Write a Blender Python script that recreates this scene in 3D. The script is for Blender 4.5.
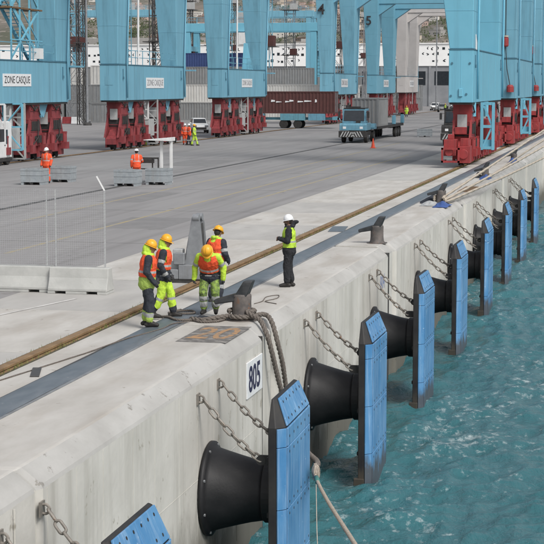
import bpy, bmesh, math, random
import numpy as np
from mathutils import Vector, Matrix, Euler
random.seed(7); np.random.seed(7)
for o in list(bpy.data.objects): bpy.data.objects.remove(o)
SC = bpy.context.scene
COL = SC.collection
R = math.radians
# ------------------------------------------------------------------ camera, world, sun, exposure
FPX, VPX, VPY, CC = 1700.0, 643.0, 86.0, 272.0
CAMLOC = Vector((7.34, 0.0, 5.0))
phi = math.atan((CC - VPY) / FPX)
upc = Vector((0, math.cos(phi), -math.sin(phi)))              # world up seen in (right, up, forward)
dc = Vector((VPX - CC, CC - VPY, FPX)).normalized(); dc = (dc - upc * dc.dot(upc)).normalized()
xc = dc.cross(upc); xc = -xc if xc.x < 0 else xc
Mw = Matrix((xc, dc, upc))
cr_, cu_, cf_ = Mw.col[0], Mw.col[1], Mw.col[2]
cd = bpy.data.cameras.new('camera'); cam = bpy.data.objects.new('camera', cd); COL.objects.link(cam)
cd.sensor_width = 36; cd.lens = FPX / 544 * 36; cd.clip_start = 0.5; cd.clip_end = 8000
m4 = Matrix((cr_, cu_, -cf_)).transposed().to_4x4(); m4.translation = CAMLOC; cam.matrix_world = m4
SC.camera = cam
SC.render.resolution_x = SC.render.resolution_y = 1024

w = bpy.data.worlds.new('World'); SC.world = w; w.use_nodes = True
nt = w.node_tree; nt.nodes.clear()
sky = nt.nodes.new('ShaderNodeTexSky'); sky.sky_type = 'NISHITA'; sky.sun_disc = False
SUN_EL, SUN_AZ = 47, 132          # azimuth clockwise from +Y
sky.sun_elevation = R(SUN_EL); sky.sun_rotation = R(SUN_AZ); sky.air_density = 1.0; sky.dust_density = 4.0; sky.ozone_density = 1.0
hs = nt.nodes.new('ShaderNodeHueSaturation'); hs.inputs['Saturation'].default_value = 0.35
bg = nt.nodes.new('ShaderNodeBackground'); bg.inputs['Strength'].default_value = 0.125
wo = nt.nodes.new('ShaderNodeOutputWorld')
nt.links.new(sky.outputs[0], hs.inputs['Color']); nt.links.new(hs.outputs[0], bg.inputs['Color']); nt.links.new(bg.outputs[0], wo.inputs[0])
sl = bpy.data.lights.new('sun', 'SUN'); sl.energy = 1.5; sl.angle = R(18); sl.color = (1, .97, .92)
so = bpy.data.objects.new('sun', sl); COL.objects.link(so)
az = R(SUN_AZ); el = R(SUN_EL)
sdir = Vector((math.sin(az) * math.cos(el), math.cos(az) * math.cos(el), math.sin(el)))
so.rotation_euler = (-sdir).to_track_quat('-Z', 'Y').to_euler()
SC.view_settings.view_transform = 'Standard'; SC.view_settings.look = 'None'
SC.view_settings.exposure = 0.30; SC.view_settings.gamma = 1.0

# ------------------------------------------------------------------ helpers
def tag(o, label=None, cat=None, group=None, kind=None):
    if label: o['label'] = label
    if cat: o['category'] = cat
    if group: o['group'] = group
    if kind: o['kind'] = kind
    return o
def link(o, parent=None):
    COL.objects.link(o)
    if parent is not None: o.parent = parent
    return o
def empty(name, loc=(0, 0, 0), rz=0, label=None, cat=None, group=None):
    o = bpy.data.objects.new(name, None); COL.objects.link(o)
    o.location = loc; o.rotation_euler = (0, 0, rz); o.empty_display_size = .2
    return tag(o, label, cat, group)
def copy_tree(o, parent=None):
    c = o.copy(); COL.objects.link(c); c.parent = parent
    for ch in list(o.children): copy_tree(ch, c)
    return c

class MB:
    def __init__(s): s.v = []; s.f = []; s.m = []
    def add(s, vs, fs, m=0):
        b = len(s.v); s.v += [tuple(p) for p in vs]
        for f in fs: s.f.append([b + i for i in f]); s.m.append(m)
        return s
    def box(s, x0, x1, y0, y1, z0, z1, m=0, M=None):
        vs = [Vector((x, y, z)) for x in (x0, x1) for y in (y0, y1) for z in (z0, z1)]
        if M is not None: vs = [M @ p for p in vs]
        return s.add(vs, [(0, 1, 3, 2), (4, 6, 7, 5), (0, 4, 5, 1), (2, 3, 7, 6), (0, 2, 6, 4), (1, 5, 7, 3)], m)
    def hexa(s, bot, top, m=0):
        """bot, top: 4 points each counter-clockwise seen from above"""
        vs = list(bot) + list(top)
        return s.add(vs, [(3, 2, 1, 0), (4, 5, 6, 7), (0, 1, 5, 4), (1, 2, 6, 5), (2, 3, 7, 6), (3, 0, 4, 7)], m)
    def prism(s, poly, axis, a, b, m=0):
        """poly: 2D points; axis 0: (y,z) along x, 1: (x,z) along y, 2: (x,y) along z"""
        def P(u, v, t): return ((t, u, v), (u, t, v), (u, v, t))[axis]
        n = len(poly)
        vs = [P(u, v, a) for u, v in poly] + [P(u, v, b) for u, v in poly]
        fs = [list(range(n))[::-1], list(range(n, 2 * n))] + [(i, (i + 1) % n, n + (i + 1) % n, n + i) for i in range(n)]
        return s.add(vs, fs, m)
    def cyl(s, p0, p1, r0, r1=None, n=12, m=0, cap=True):
        r1 = r0 if r1 is None else r1
        p0 = Vector(p0); p1 = Vector(p1); d = (p1 - p0).normalized()
        a = d.orthogonal().normalized(); b = d.cross(a)
        vs = []
        for p, r in ((p0, r0), (p1, r1)):
            for i in range(n):
                t = 2 * math.pi * i / n; vs.append(p + (a * math.cos(t) + b * math.sin(t)) * r)
        fs = [(i, (i + 1) % n, n + (i + 1) % n, n + i) for i in range(n)]
        if cap: fs += [list(range(n))[::-1], list(range(n, 2 * n))]
        return s.add(vs, fs, m)
    def bar(s, p0, p1, w, h=None, m=0):
        """rectangular bar between two points"""
        h = w if h is None else h
        p0 = Vector(p0); p1 = Vector(p1); d = (p1 - p0).normalized()
        ref = Vector((0, 0, 1)) if abs(d.z) < .95 else Vector((0, 1, 0))
        a = d.cross(ref).normalized(); b = a.cross(d)
        vs = [p + a * sx * w / 2 + b * sz * h / 2 for p in (p0, p1) for sx, sz in ((-1, -1), (1, -1), (1, 1), (-1, 1))]
        return s.add(vs, [(3, 2, 1, 0), (4, 5, 6, 7), (0, 1, 5, 4), (1, 2, 6, 5), (2, 3, 7, 6), (3, 0, 4, 7)], m)
    def tube(s, pts, r, n=8, m=0, closed=False):
        pts = [Vector(p) for p in pts]; k = len(pts)
        rs = r if isinstance(r, (list, tuple)) else [r] * k
        nrm = None; vs = []
        for i, p in enumerate(pts):
            if closed: d = pts[(i + 1) % k] - pts[i - 1]
            else: d = pts[min(i + 1, k - 1)] - pts[max(i - 1, 0)]
            d.normalize()
            if nrm is None: nrm = d.orthogonal().normalized()
            nrm = (nrm - d * nrm.dot(d))
            nrm = nrm.normalized() if nrm.length > 1e-6 else d.orthogonal().normalized()
            b = d.cross(nrm)
            for j in range(n):
                t = 2 * math.pi * j / n; vs.append(p + (nrm * math.cos(t) + b * math.sin(t)) * rs[i])
        fs = []
        for i in range(k if closed else k - 1):
            i2 = (i + 1) % k
            for j in range(n):
                j2 = (j + 1) % n; fs.append((i * n + j, i * n + j2, i2 * n + j2, i2 * n + j))
        if not closed: fs += [list(range(n))[::-1], list(range((k - 1) * n, k * n))]
        return s.add(vs, fs, m)
    def lathe(s, prof, n=24, axis='Z', org=(0, 0, 0), m=0, cap=True):
        """prof: (r, h) list"""
        vs = []; O = Vector(org)
        for r, h in prof:
            for i in range(n):
                t = 2 * math.pi * i / n; c, q = r * math.cos(t), r * math.sin(t)
                vs.append(O + Vector({'Z': (c, q, h), 'X': (h, c, q), 'Y': (q, h, c)}[axis]))
        k = len(prof)
        fs = [(i * n + j, i * n + (j + 1) % n, (i + 1) * n + (j + 1) % n, (i + 1) * n + j) for i in range(k - 1) for j in range(n)]
        if cap: fs += [list(range(n))[::-1], list(range((k - 1) * n, k * n))]
        return s.add(vs, fs, m)
    def mesh(s, name, mats, smooth=False, recalc=True):
        me = bpy.data.meshes.new(name)
        me.from_pydata(s.v, [], s.f)
        for m in (mats if isinstance(mats, (list, tuple)) else [mats]): me.materials.append(m)
        me.polygons.foreach_set('material_index', s.m)
        if recalc:
            bm = bmesh.new(); bm.from_mesh(me); bmesh.ops.recalc_face_normals(bm, faces=bm.faces); bm.to_mesh(me); bm.free()
        if smooth: me.polygons.foreach_set('use_smooth', [True] * len(me.polygons))
        me.update(); return me
    def build(s, name, mats, parent=None, bevel=0, smooth=False, seg=1, loc=None):
        o = bpy.data.objects.new(name, s.mesh(name, mats, smooth)); link(o, parent)
        if loc: o.location = loc
        if bevel:
            b = o.modifiers.new('bevel', 'BEVEL'); b.width = bevel; b.segments = seg; b.limit_method = 'ANGLE'; b.angle_limit = R(40)
        if smooth == 'auto': pass
        return o
def inst(me, name, parent=None, loc=(0, 0, 0), rot=(0, 0, 0), scale=None):
    o = bpy.data.objects.new(name, me); link(o, parent); o.location = loc; o.rotation_euler = rot
    if scale: o.scale = scale
    return o
def textmesh(s, size, mat, depth=.004, bold=0.0, align='CENTER'):
    c = bpy.data.curves.new('lettering', 'FONT'); c.body = s; c.size = size; c.extrude = depth; c.offset = bold
    c.align_x = align; c.align_y = 'CENTER'; c.resolution_u = 3
    o = bpy.data.objects.new('lettering', c); COL.objects.link(o)
    bpy.context.view_layer.update()
    me = bpy.data.meshes.new_from_object(o.evaluated_get(bpy.context.evaluated_depsgraph_get()))
    bpy.data.objects.remove(o); bpy.data.curves.remove(c)
    me.materials.clear(); me.materials.append(mat); me.name = 'lettering'
    return me

# ------------------------------------------------------------------ materials
def mat(name, col, col2=None, scale=2.0, rough=.7, metal=0.0, bump=0.0, bscale=None, spec=.4, stretch=(1, 1, 1), detail=6, lo=.35, hi=.65,
        streak=None, streak_amt=.4, streak_scale=(6, 6, .35), low=None, spots=None, world=True, rvar=.15, coat=0):
    """two-tone noise colour; streak = run-down stain colour; low = (colour, z0, z1) growth near the water; spots = (colour, scale, threshold)"""
    m = bpy.data.materials.new(name); m.use_nodes = True; t = m.node_tree; N = t.nodes; L = t.links
    b = N['Principled BSDF']; b.inputs['Metallic'].default_value = metal; b.inputs['Specular IOR Level'].default_value = spec
    b.inputs['Coat Weight'].default_value = coat
    if world: g = N.new('ShaderNodeNewGeometry'); P = g.outputs['Position']
    else: g = N.new('ShaderNodeTexCoord'); P = g.outputs['Object']
    def mapped(sc):
        mp = N.new('ShaderNodeMapping'); mp.inputs['Scale'].default_value = sc; L.new(P, mp.inputs[0]); return mp.outputs[0]
    def noise(sc, vec, det=detail, ro=.6):
        n = N.new('ShaderNodeTexNoise'); n.inputs['Scale'].default_value = sc; n.inputs['Detail'].default_value = det
        n.inputs['Roughness'].default_value = ro; L.new(vec, n.inputs['Vector']); return n.outputs[0]
    def ramp(fac, a, c):
        r = N.new('ShaderNodeMapRange'); r.inputs[1].default_value = a; r.inputs[2].default_value = c; L.new(fac, r.inputs[0]); return r.outputs[0]
    def mix(fac, A, B):
        x = N.new('ShaderNodeMix'); x.data_type = 'RGBA'
        if hasattr(fac, 'links'): L.new(fac, x.inputs[0])
        else: x.inputs[0].default_value = fac
        for i, c in ((6, A), (7, B)):
            if hasattr(c, 'links'): L.new(c, x.inputs[i])
            else: x.inputs[i].default_value = (*c, 1)
        return x.outputs[2]
    def mul(a, k):
        q = N.new('ShaderNodeMath'); q.operation = 'MULTIPLY'; L.new(a, q.inputs[0])
        if hasattr(k, 'links'): L.new(k, q.inputs[1])
        else: q.inputs[1].default_value = k
        return q.outputs[0]
    out = col
    nz = None
    if col2 is not None:
        nz = noise(scale, mapped(stretch)); out = mix(ramp(nz, lo, hi), col, col2)
    if streak is not None:
        sn = noise(1.0, mapped(streak_scale), 5, .65)
        out = mix(mul(ramp(sn, .48, .72), streak_amt), out, streak)
    if spots is not None:
        sn = noise(spots[1], mapped((1, 1, 1)), 4, .7)
        out = mix(ramp(sn, spots[2], spots[2] + .05), out, spots[0])
    if low is not None:
        sp = N.new('ShaderNodeSeparateXYZ'); L.new(P, sp.inputs[0])
        nn = noise(1.6, mapped((1.4, 1.4, .7)), 6, .7)
        ad = N.new('ShaderNodeMath'); ad.operation = 'MULTIPLY_ADD'; L.new(nn, ad.inputs[0]); ad.inputs[1].default_value = 1.6; L.new(sp.outputs[2], ad.inputs[2])
        out = mix(mul(ramp(ad.outputs[0], low[1] + .8, low[2] + .8), 0.85), out, low[0])
    if hasattr(out, 'links'): L.new(out, b.inputs['Base Color'])
    else: b.inputs['Base Color'].default_value = (*out, 1)
    b.inputs['Roughness'].default_value = rough
    if nz is not None and rvar:
        r = N.new('ShaderNodeMapRange'); r.inputs[3].default_value = rough - rvar / 2; r.inputs[4].default_value = rough + rvar / 2; L.new(nz, r.inputs[0]); L.new(r.outputs[0], b.inputs['Roughness'])
    if bump:
        bn = noise(bscale or scale * 6, mapped((1, 1, 1)), 5)
        bp = N.new('ShaderNodeBump'); bp.inputs['Strength'].default_value = 1.0; bp.inputs['Distance'].default_value = bump; L.new(bn, bp.inputs['Height']); L.new(bp.outputs[0], b.inputs['Normal'])
    return m

M = {}
M['deck'] = mat('deck_concrete', (.50, .487, .46), (.385, .367, .34), .7, .9, bump=.004, bscale=9, spots=((.25, .225, .195), 1.6, .645), stretch=(1.5, .55, 1), lo=.34, hi=.66, streak=(.33, .29, .245), streak_amt=.45, streak_scale=(1.2, .28, 1))
M['deck2'] = mat('deck_concrete_grey', (.43, .42, .40), (.35, .34, .325), .8, .9, bump=.003, bscale=9, spots=((.30, .285, .27), 1.7, .66), stretch=(1.2, .4, 1))
M['wall'] = mat('wall_concrete', (.60, .585, .545), (.50, .488, .45), .6, .88, bump=.008, bscale=6, streak=(.30, .287, .25), streak_amt=.5, streak_scale=(2.0, 2.2, .16), low=((.055, .052, .036), -2.35, -3.6), spots=((.35, .33, .285), 1.8, .645))
M['coping'] = mat('coping_mortar', (.43, .425, .41), (.34, .335, .32), 1.1, .9, bump=.006, bscale=8, spots=((.24, .23, .21), 3.2, .64), stretch=(1, .6, 1))
M['joint'] = mat('joint_filler', (.03, .03, .03), (.06, .055, .05), 5, .9)
M['apron'] = mat('apron_paving', (.275, .268, .266), (.22, .215, .216), .22, .9, bump=.002, bscale=20, stretch=(2.2, .35, 1), spots=((.175, .17, .168), .5, .63), lo=.3, hi=.7, streak=(.155, .15, .148), streak_amt=.62, streak_scale=(1.7, .035, 1))
M['drain'] = mat('drain_metal', (.05, .05, .052), (.09, .085, .08), 4, .7)
M['yellow'] = mat('yellow_paint', (.36, .29, .14), (.28, .265, .23), 1.4, .85)
M['whiteline'] = mat('white_paint_line', (.62, .61, .59), (.45, .44, .42), 2.5, .85)
M['rust'] = mat('rail_rust', (.20, .115, .055), (.12, .075, .04), 4, .85, bump=.003)
M['railhead'] = mat('rail_head', (.29, .19, .10), (.18, .115, .06), 2.5, .65, metal=.15, stretch=(2, 1, 2))
M['soil'] = mat('slot_soil', (.10, .085, .06), (.05, .05, .03), 5, .95, bump=.02, bscale=14)
M['grass'] = mat('grass_blade', (.10, .16, .035), (.18, .18, .06), 3, .8)
M['belt'] = mat('belt_rubber', (.085, .105, .125), (.13, .15, .17), 1.5, .45, bump=.004, bscale=5, stretch=(3, .8, 1), spots=((.21, .22, .23), 4, .68))
M['steel'] = mat('galvanised_steel', (.30, .315, .33), (.22, .23, .245), 4, .5, metal=.35, streak=(.17, .165, .155), streak_amt=.4)
M['steeldark'] = mat('dark_steel', (.05, .05, .052), (.09, .085, .08), 6, .55, metal=.3)
M['water'] = None
M['rubber'] = mat('black_rubber', (.010, .0105, .012), (.018, .018, .020), 3, .55, bump=.003, bscale=20, spec=.35)
M['frame'] = mat('fender_frame_black', (.016, .016, .018), (.032, .031, .030), 2.2, .6, spec=.35, low=((.06, .052, .04), -3.75, -4.2))
M['pad'] = mat('blue_pad', (.055, .195, .40), (.105, .27, .48), 1.0, .5, streak=(.40, .53, .68), streak_amt=.42, streak_scale=(6, 11, .7), low=((.065, .056, .042), -3.55, -3.9), bump=.002, bscale=8, spots=((.42, .52, .62), 7, .655))
M['padtop'] = M['pad']
M['chain'] = mat('chain_steel', (.20, .185, .165), (.30, .275, .245), 9, .6, metal=.35, spots=((.20, .11, .06), 9, .62))
M['signwhite'] = mat('sign_white', (.74, .76, .77), (.66, .67, .68), 5, .55)
M['navytext'] = mat('sign_text_navy', (.02, .022, .06), (.035, .035, .075), 15, .6)
M['bluetext'] = mat('sign_text_blue', (.16, .20, .36), (.3, .33, .44), 9, .6)
M['blacktext'] = mat('text_black', (.02, .02, .022), (.035, .035, .037), 15, .6)
M['greytext'] = mat('text_grey', (.17, .18, .20), (.27, .27, .28), 9, .6)
M['paintblack'] = mat('painted_black', (.13, .125, .12), (.30, .285, .265), 5, .85, lo=.46, hi=.66)
M['paintorange'] = mat('painted_orange', (.40, .235, .115), (.19, .165, .14), 7, .85, lo=.44, hi=.62)
M['bollard'] = mat('bollard_iron', (.075, .07, .068), (.15, .13, .12), 5, .65, bump=.004, bscale=20, spots=((.17, .10, .07), 6, .62))
M['bollardtop'] = mat('bollard_head', (.022, .025, .028), (.05, .052, .055), 5, .5, bump=.003, bscale=20)
M['ropedark'] = mat('rope_dark', (.10, .088, .078), (.19, .165, .145), 30, .9, bump=.01, bscale=60)
M['ropepale'] = mat('rope_pale', (.50, .44, .365), (.36, .315, .26), 14, .9, bump=.006, bscale=50)
M['ropeworn'] = mat('rope_worn', (.40, .345, .285), (.27, .23, .19), 16, .9, bump=.006, bscale=50)
M['tarp'] = mat('blue_tarp', (.03, .07, .22), (.05, .10, .30), 4, .55, bump=.01, bscale=10)
M['cyan'] = mat('crane_blue', (.16, .37, .485), (.175, .395, .51), .7, .5, streak=(.10, .215, .28), streak_amt=.6, streak_scale=(2.2, 2.2, .10), spec=.35, spots=((.15, .17, .17), 1.6, .70))
M['cyan2'] = mat('crane_blue_bright', (.155, .42, .55), (.17, .445, .58), .8, .5, streak=(.12, .30, .40), streak_amt=.5, streak_scale=(2.2, 2.2, .10), spec=.35, spots=((.16, .20, .22), 1.8, .71))
M['cyanold'] = mat('crane_blue_faded', (.135, .33, .43), (.15, .35, .46), .7, .55, streak=(.12, .28, .36), streak_amt=.5, streak_scale=(2, 2, .12), spec=.3)
M['primer'] = mat('crane_grey_primer', (.50, .48, .47), (.44, .42, .41), .6, .6)
M['seam'] = mat('crane_seam', (.06, .15, .21), (.07, .18, .24), 2, .6)
M['red'] = mat('bogie_red', (.27, .05, .055), (.20, .038, .043), 1.6, .55, streak=(.06, .02, .022), streak_amt=.65, spots=((.07, .04, .04), 4, .66))
M['redbright'] = mat('bogie_red_bright', (.33, .042, .044), (.24, .034, .036), 2, .5, streak=(.09, .03, .03), streak_amt=.55)
M['dark'] = mat('grease_black', (.02, .02, .021), (.045, .042, .04), 5, .65)
M['greybox'] = mat('cabinet_grey', (.42, .43, .43), (.35, .36, .36), 3, .6, streak=(.26, .25, .24), streak_amt=.5)
M['white'] = mat('white_paint', (.72, .73, .73), (.64, .65, .65), 2, .4, streak=(.5, .49, .47), streak_amt=.3)
M['glass'] = mat('dark_glass', (.02, .025, .03), (.03, .035, .042), 3, .12, spec=.6)
M['tyre'] = mat('tyre_black', (.018, .018, .018), (.035, .033, .031), 5, .8)
M['hub'] = mat('wheel_hub', (.16, .17, .18), (.10, .10, .11), 9, .6)
M['tractor'] = mat('tractor_blue', (.135, .31, .41), (.115, .27, .36), 3, .5, streak=(.08, .13, .16), streak_amt=.6)
M['trailerblue'] = mat('trailer_teal', (.10, .26, .33), (.13, .31, .38), 3, .5, streak=(.07, .12, .14), streak_amt=.5)
M['maroon'] = mat('container_maroon', (.095, .034, .032), (.07, .028, .026), 1.2, .7, streak=(.045, .025, .022), streak_amt=.6)
M['contgrey'] = mat('container_grey', (.235, .245, .25), (.20, .21, .215), 1, .6, streak=(.2, .16, .13), streak_amt=.4)
M['contlight'] = mat('container_pale', (.58, .58, .56), (.52, .52, .50), 1, .6, streak=(.36, .30, .26), streak_amt=.4)
M['contblue'] = mat('container_blue', (.035, .06, .17), (.045, .075, .2), 1, .6)
M['conttan'] = mat('container_tan', (.38, .30, .26), (.33, .26, .22), 1, .6, streak=(.22, .14, .1), streak_amt=.4)
M['cone'] = mat('cone_orange', (.72, .09, .04), (.62, .08, .035), 4, .6)
M['crate'] = mat('crate_grey', (.32, .35, .37), (.25, .28, .30), 5, .6, streak=(.24, .24, .23), streak_amt=.5)
M['cratefill'] = mat('crate_contents', (.24, .21, .18), (.15, .14, .12), 9, .9)
M['barrier'] = mat('barrier_concrete', (.46, .465, .445), (.38, .385, .37), 2.5, .9, bump=.004, bscale=25, spots=((.33, .33, .31), 3, .66))
M['mesh'] = mat('fence_wire', (.50, .51, .51), (.42, .43, .44), 8, .5, metal=.3)
# clothing
M['orange'] = mat('hivis_orange', (.83, .105, .035), (.70, .085, .03), 9, .75, bump=.035, bscale=9, world=False)
M['lime'] = mat('hivis_lime', (.50, .72, .06), (.42, .62, .06), 9, .75, bump=.035, bscale=9, world=False)
M['limedirty'] = mat('hivis_lime_worn', (.27, .40, .08), (.10, .14, .06), 14, .8, bump=.035, bscale=9, world=False, lo=.4, hi=.6)
M['limedull'] = mat('hivis_lime_dull', (.36, .50, .10), (.30, .42, .09), 9, .8, bump=.035, bscale=9, world=False)
M['navy'] = mat('navy_cloth', (.022, .026, .036), (.035, .04, .052), 7, .85, bump=.035, bscale=9, world=False)
M['blackcloth'] = mat('black_cloth', (.014, .015, .018), (.026, .027, .031), 7, .85, bump=.035, bscale=9, world=False)
M['reflect'] = mat('reflective_tape', (.36, .37, .37), (.28, .29, .29), 12, .4, world=False)
M['boot'] = mat('boot_black', (.015, .014, .013), (.03, .027, .025), 9, .6, world=False)
M['glove'] = mat('glove_dark', (.03, .032, .036), (.05, .05, .055), 9, .8, world=False)
M['skin'] = mat('skin_tone', (.30, .17, .115), (.26, .145, .095), 12, .55, world=False)
M['skindark'] = mat('skin_tone_deep', (.17, .095, .065), (.14, .08, .055), 12, .55, world=False)
M['hair'] = mat('dark_hair', (.02, .016, .014), (.035, .028, .024), 25, .7, world=False)
M['hatyellow'] = mat('hat_yellow', (.78, .40, .03), (.72, .36, .028), 5, .35, world=False)
M['hatwhite'] = mat('hat_white', (.78, .79, .80), (.72, .73, .74), 5, .35, world=False)
M['hatorange'] = mat('hat_orange', (.75, .16, .04), (.68, .14, .04), 5, .4, world=False)
# background
M['hill'] = mat('hill_scrub', (.17, .15, .13), (.085, .09, .065), .012, .95, lo=.4, hi=.6, spots=((.27, .24, .21), .035, .56), detail=9)
M['bush'] = mat('bush_leaf', (.045, .065, .03), (.07, .085, .04), .6, .9)
M['bldwhite'] = mat('building_white', (.86, .86, .85), (.80, .80, .79), .3, .7)
M['bldgrey'] = mat('building_base_grey', (.26, .27, .285), (.20, .21, .225), .3, .7)
HOUSE = [mat('house_%s' % n, c, tuple(k * .88 for k in c), .12, .85, streak=tuple(k * .7 for k in c), streak_amt=.4, streak_scale=(.5, .5, .08))
         for n, c in (('cream', (.52, .46, .39)), ('white', (.64, .62, .58)), ('pink', (.46, .35, .31)), ('grey', (.34, .33, .32)), ('ochre', (.42, .33, .24)), ('brown', (.25, .205, .17)))]
M['housewin'] = mat('house_window', (.05, .055, .065), (.09, .09, .095), .5, .4)
M['roof'] = mat('house_roof', (.20, .11, .08), (.26, .16, .12), .2, .85)

# water: own node tree
def water_mat():
    m = bpy.data.materials.new('harbour_water'); m.use_nodes = True; t = m.node_tree; N = t.nodes; L = t.links; b = N['Principled BSDF']
    g = N.new('ShaderNodeNewGeometry')
    def mp(sc, rz=0):
        x = N.new('ShaderNodeMapping'); x.inputs['Scale'].default_value = sc; x.inputs['Rotation'].default_value = (0, 0, rz); L.new(g.outputs['Position'], x.inputs[0]); return x.outputs[0]
    def noise(sc, v, d=4, ro=.55, dist=0):
        n = N.new('ShaderNodeTexNoise'); n.inputs['Scale'].default_value = sc; n.inputs['Detail'].default_value = d; n.inputs['Roughness'].default_value = ro
        n.inputs['Distortion'].default_value = dist; L.new(v, n.inputs['Vector']); return n.outputs[0]
    # milky turquoise water with sediment
    big = noise(.10, mp((1, 1, 1)), 3)
    cr = N.new('ShaderNodeMix'); cr.data_type = 'RGBA'; L.new(big, cr.inputs[0]); cr.inputs[6].default_value = (.022, .090, .104, 1); cr.inputs[7].default_value = (.042, .150, .172, 1)
    # thin broken foam; the pale flecks also paint in sky glints on wavelets
    f1 = noise(5.5, mp((.70, .5, 1), -.55), 8, .68, .1); f2 = noise(.22, mp((1, .7, 1), .3), 3, .5)
    ma = N.new('ShaderNodeMath'); ma.operation = 'MULTIPLY_ADD'; L.new(f2, ma.inputs[0]); ma.inputs[1].default_value = .52; L.new(f1, ma.inputs[2])
    r = N.new('ShaderNodeMapRange'); r.inputs[1].default_value = .865; r.inputs[2].default_value = 1.05; r.inputs[4].default_value = .72; L.new(ma.outputs[0], r.inputs[0])
    mx = N.new('ShaderNodeMix'); mx.data_type = 'RGBA'; L.new(r.outputs[0], mx.inputs[0]); L.new(cr.outputs[2], mx.inputs[6]); mx.inputs[7].default_value = (.48, .54, .55, 1)
    L.new(mx.outputs[2], b.inputs['Base Color'])
    rr = N.new('ShaderNodeMapRange'); rr.inputs[3].default_value = .09; rr.inputs[4].default_value = .6; L.new(r.outputs[0], rr.inputs[0]); L.new(rr.outputs[0], b.inputs['Roughness'])
    b.inputs['IOR'].default_value = 1.33; b.inputs['Specular IOR Level'].default_value = .5
    a = noise(4.5, mp((1, .7, 1), -.5), 5, .62, .2)
    bp = N.new('ShaderNodeBump'); bp.inputs['Distance'].default_value = .09; bp.inputs['Strength'].default_value = 1.0; L.new(a, bp.inputs['Height']); L.new(bp.outputs[0], b.inputs['Normal'])
    return m
M['water'] = water_mat()

# ================================================================== SETTING
WX, WATER_Z = -.27, -4.15
# ---- apron paving, one sheet to the horizon
mb = MB(); mb.box(-3500, -7.40, -60, 6000, -.6, -.006)
tag(mb.build('apron_ground', M['apron']), kind='structure')
# ---- quay wall of cast blocks with a rounded coping and stepped joints
wall = empty('quay_wall'); tag(wall, kind='structure')
def block(y0, y1, rec=0.0, rnd=.15):
    prof = [(-2.015, 0), (-.62, 0), (-.565, -.010), (-.50, -.050), (-.345, -.175), (-.295, -.225), (WX, -.28), (WX, -7.0), (-2.015, -7.0)]
    secs = [(y0, .13), (y0 + rnd * .3, .06), (y0 + rnd, 0), (y1 - rnd, 0), (y1 - rnd * .3, .06), (y1, .13)]
    b = MB(); n = len(prof); vs = []
    for y, ins in secs:
        for i, (x, z) in enumerate(prof):
            k = ins * (1 if 3 <= i <= 7 else .6 if i == 2 else .2 if i == 1 else 0) * (rnd / .15)
            vs.append((x - k - (rec if 1 <= i <= 7 else 0), y, z - (ins * .25 * rnd / .15 if 1 <= i <= 5 else 0)))
    fs = [[j * n + i, j * n + (i + 1) % n, (j + 1) * n + (i + 1) % n, (j + 1) * n + i] for j in range(5) for i in range(n)]
    fs += [list(range(n))[::-1], list(range(5 * n, 6 * n))]
    b.add(vs, fs)
    for j in range(5):
        for i in (0, 1): b.m[j * n + i] = 1
        for i in (2, 3, 4, 5): b.m[j * n + i] = 2
    o = b.build('wall_block', [M['wall'], M['deck'], M['coping']], wall, smooth=False); return o
JOINTS = [34.25, 52.2, 74.6, 96.0, 116, 136, 156]
block(-30, 20.65, 0.03, .05); block(20.68, JOINTS[0])
for a, b_, gp in zip(JOINTS, JOINTS[1:] + [420], (.08, .42, .25, .3, .3, .3, .3)):
    block(a + gp, a + gp + 1.15, .10, .08); block(a + gp + 1.24, b_)
    b = MB(); b.box(-1.0, WX - .045, a - .03, a + gp + .03, -6.8, -.20); b.build('joint_filler', M['joint'], wall)
fin = MB().box(-.02, .005, -.006, .006, -3.9, -.30).mesh('form_line', M['wall']); yf = 15.0; fk = 0
while yf < 110:
    if all(abs(yf - j) > .6 and abs(yf - j - 1) > 1.2 for j in JOINTS): inst(fin, 'form_line', wall, (WX, yf, 0))
    yf += random.choice((1.2, 1.5, 1.5, 1.8))
for y0, y1 in ((21.0, 34.0), (36.0, 52.0), (54.2, 74.3), (76.4, 95.8)):
    b = MB(); b.box(WX - .02, WX + .004, y0, y1, -2.006, -1.994); b.build('form_line', M['wall'], wall)
b = MB(); b.box(-1.95, -.62, -29, 419, -6.9, -.12); b.build('joint_core', M['joint'], wall)
# wall core below the deck
# ---- deck
deck = empty('quay_deck'); tag(deck, kind='structure')
b = MB(); b.box(-7.41, -2.03, -40, 1200, -.5, -.075); b.build('deck_base', M['joint'], deck)
y = -12.0; k = 0
strip_me = MB().box(-.37, .37, 0, 5.985, -.07, 0).mesh('slab', M['deck'])
slab_me = MB().box(-1.765, 1.765, 0, 5.985, -.07, 0).mesh('slab', M['deck'])
slab_me2 = MB().box(-1.765, 1.765, 0, 5.985, -.07, 0).mesh('slab', M['deck2'])
while y < 330:
    inst(strip_me, 'slab', deck, (-3.045, y, random.uniform(-.003, .002)))
    inst(slab_me if random.random() < .6 else slab_me2, 'slab', deck, (-5.63, y, random.uniform(-.004, .003)))
    y += 6.0
b = MB(); b.box(-3.42, -2.66, y, 1200, -.07, 0); b.box(-7.40, -3.86, y, 1200, -.07, 0); b.build('far_slabs', M['deck'], deck)
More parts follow.
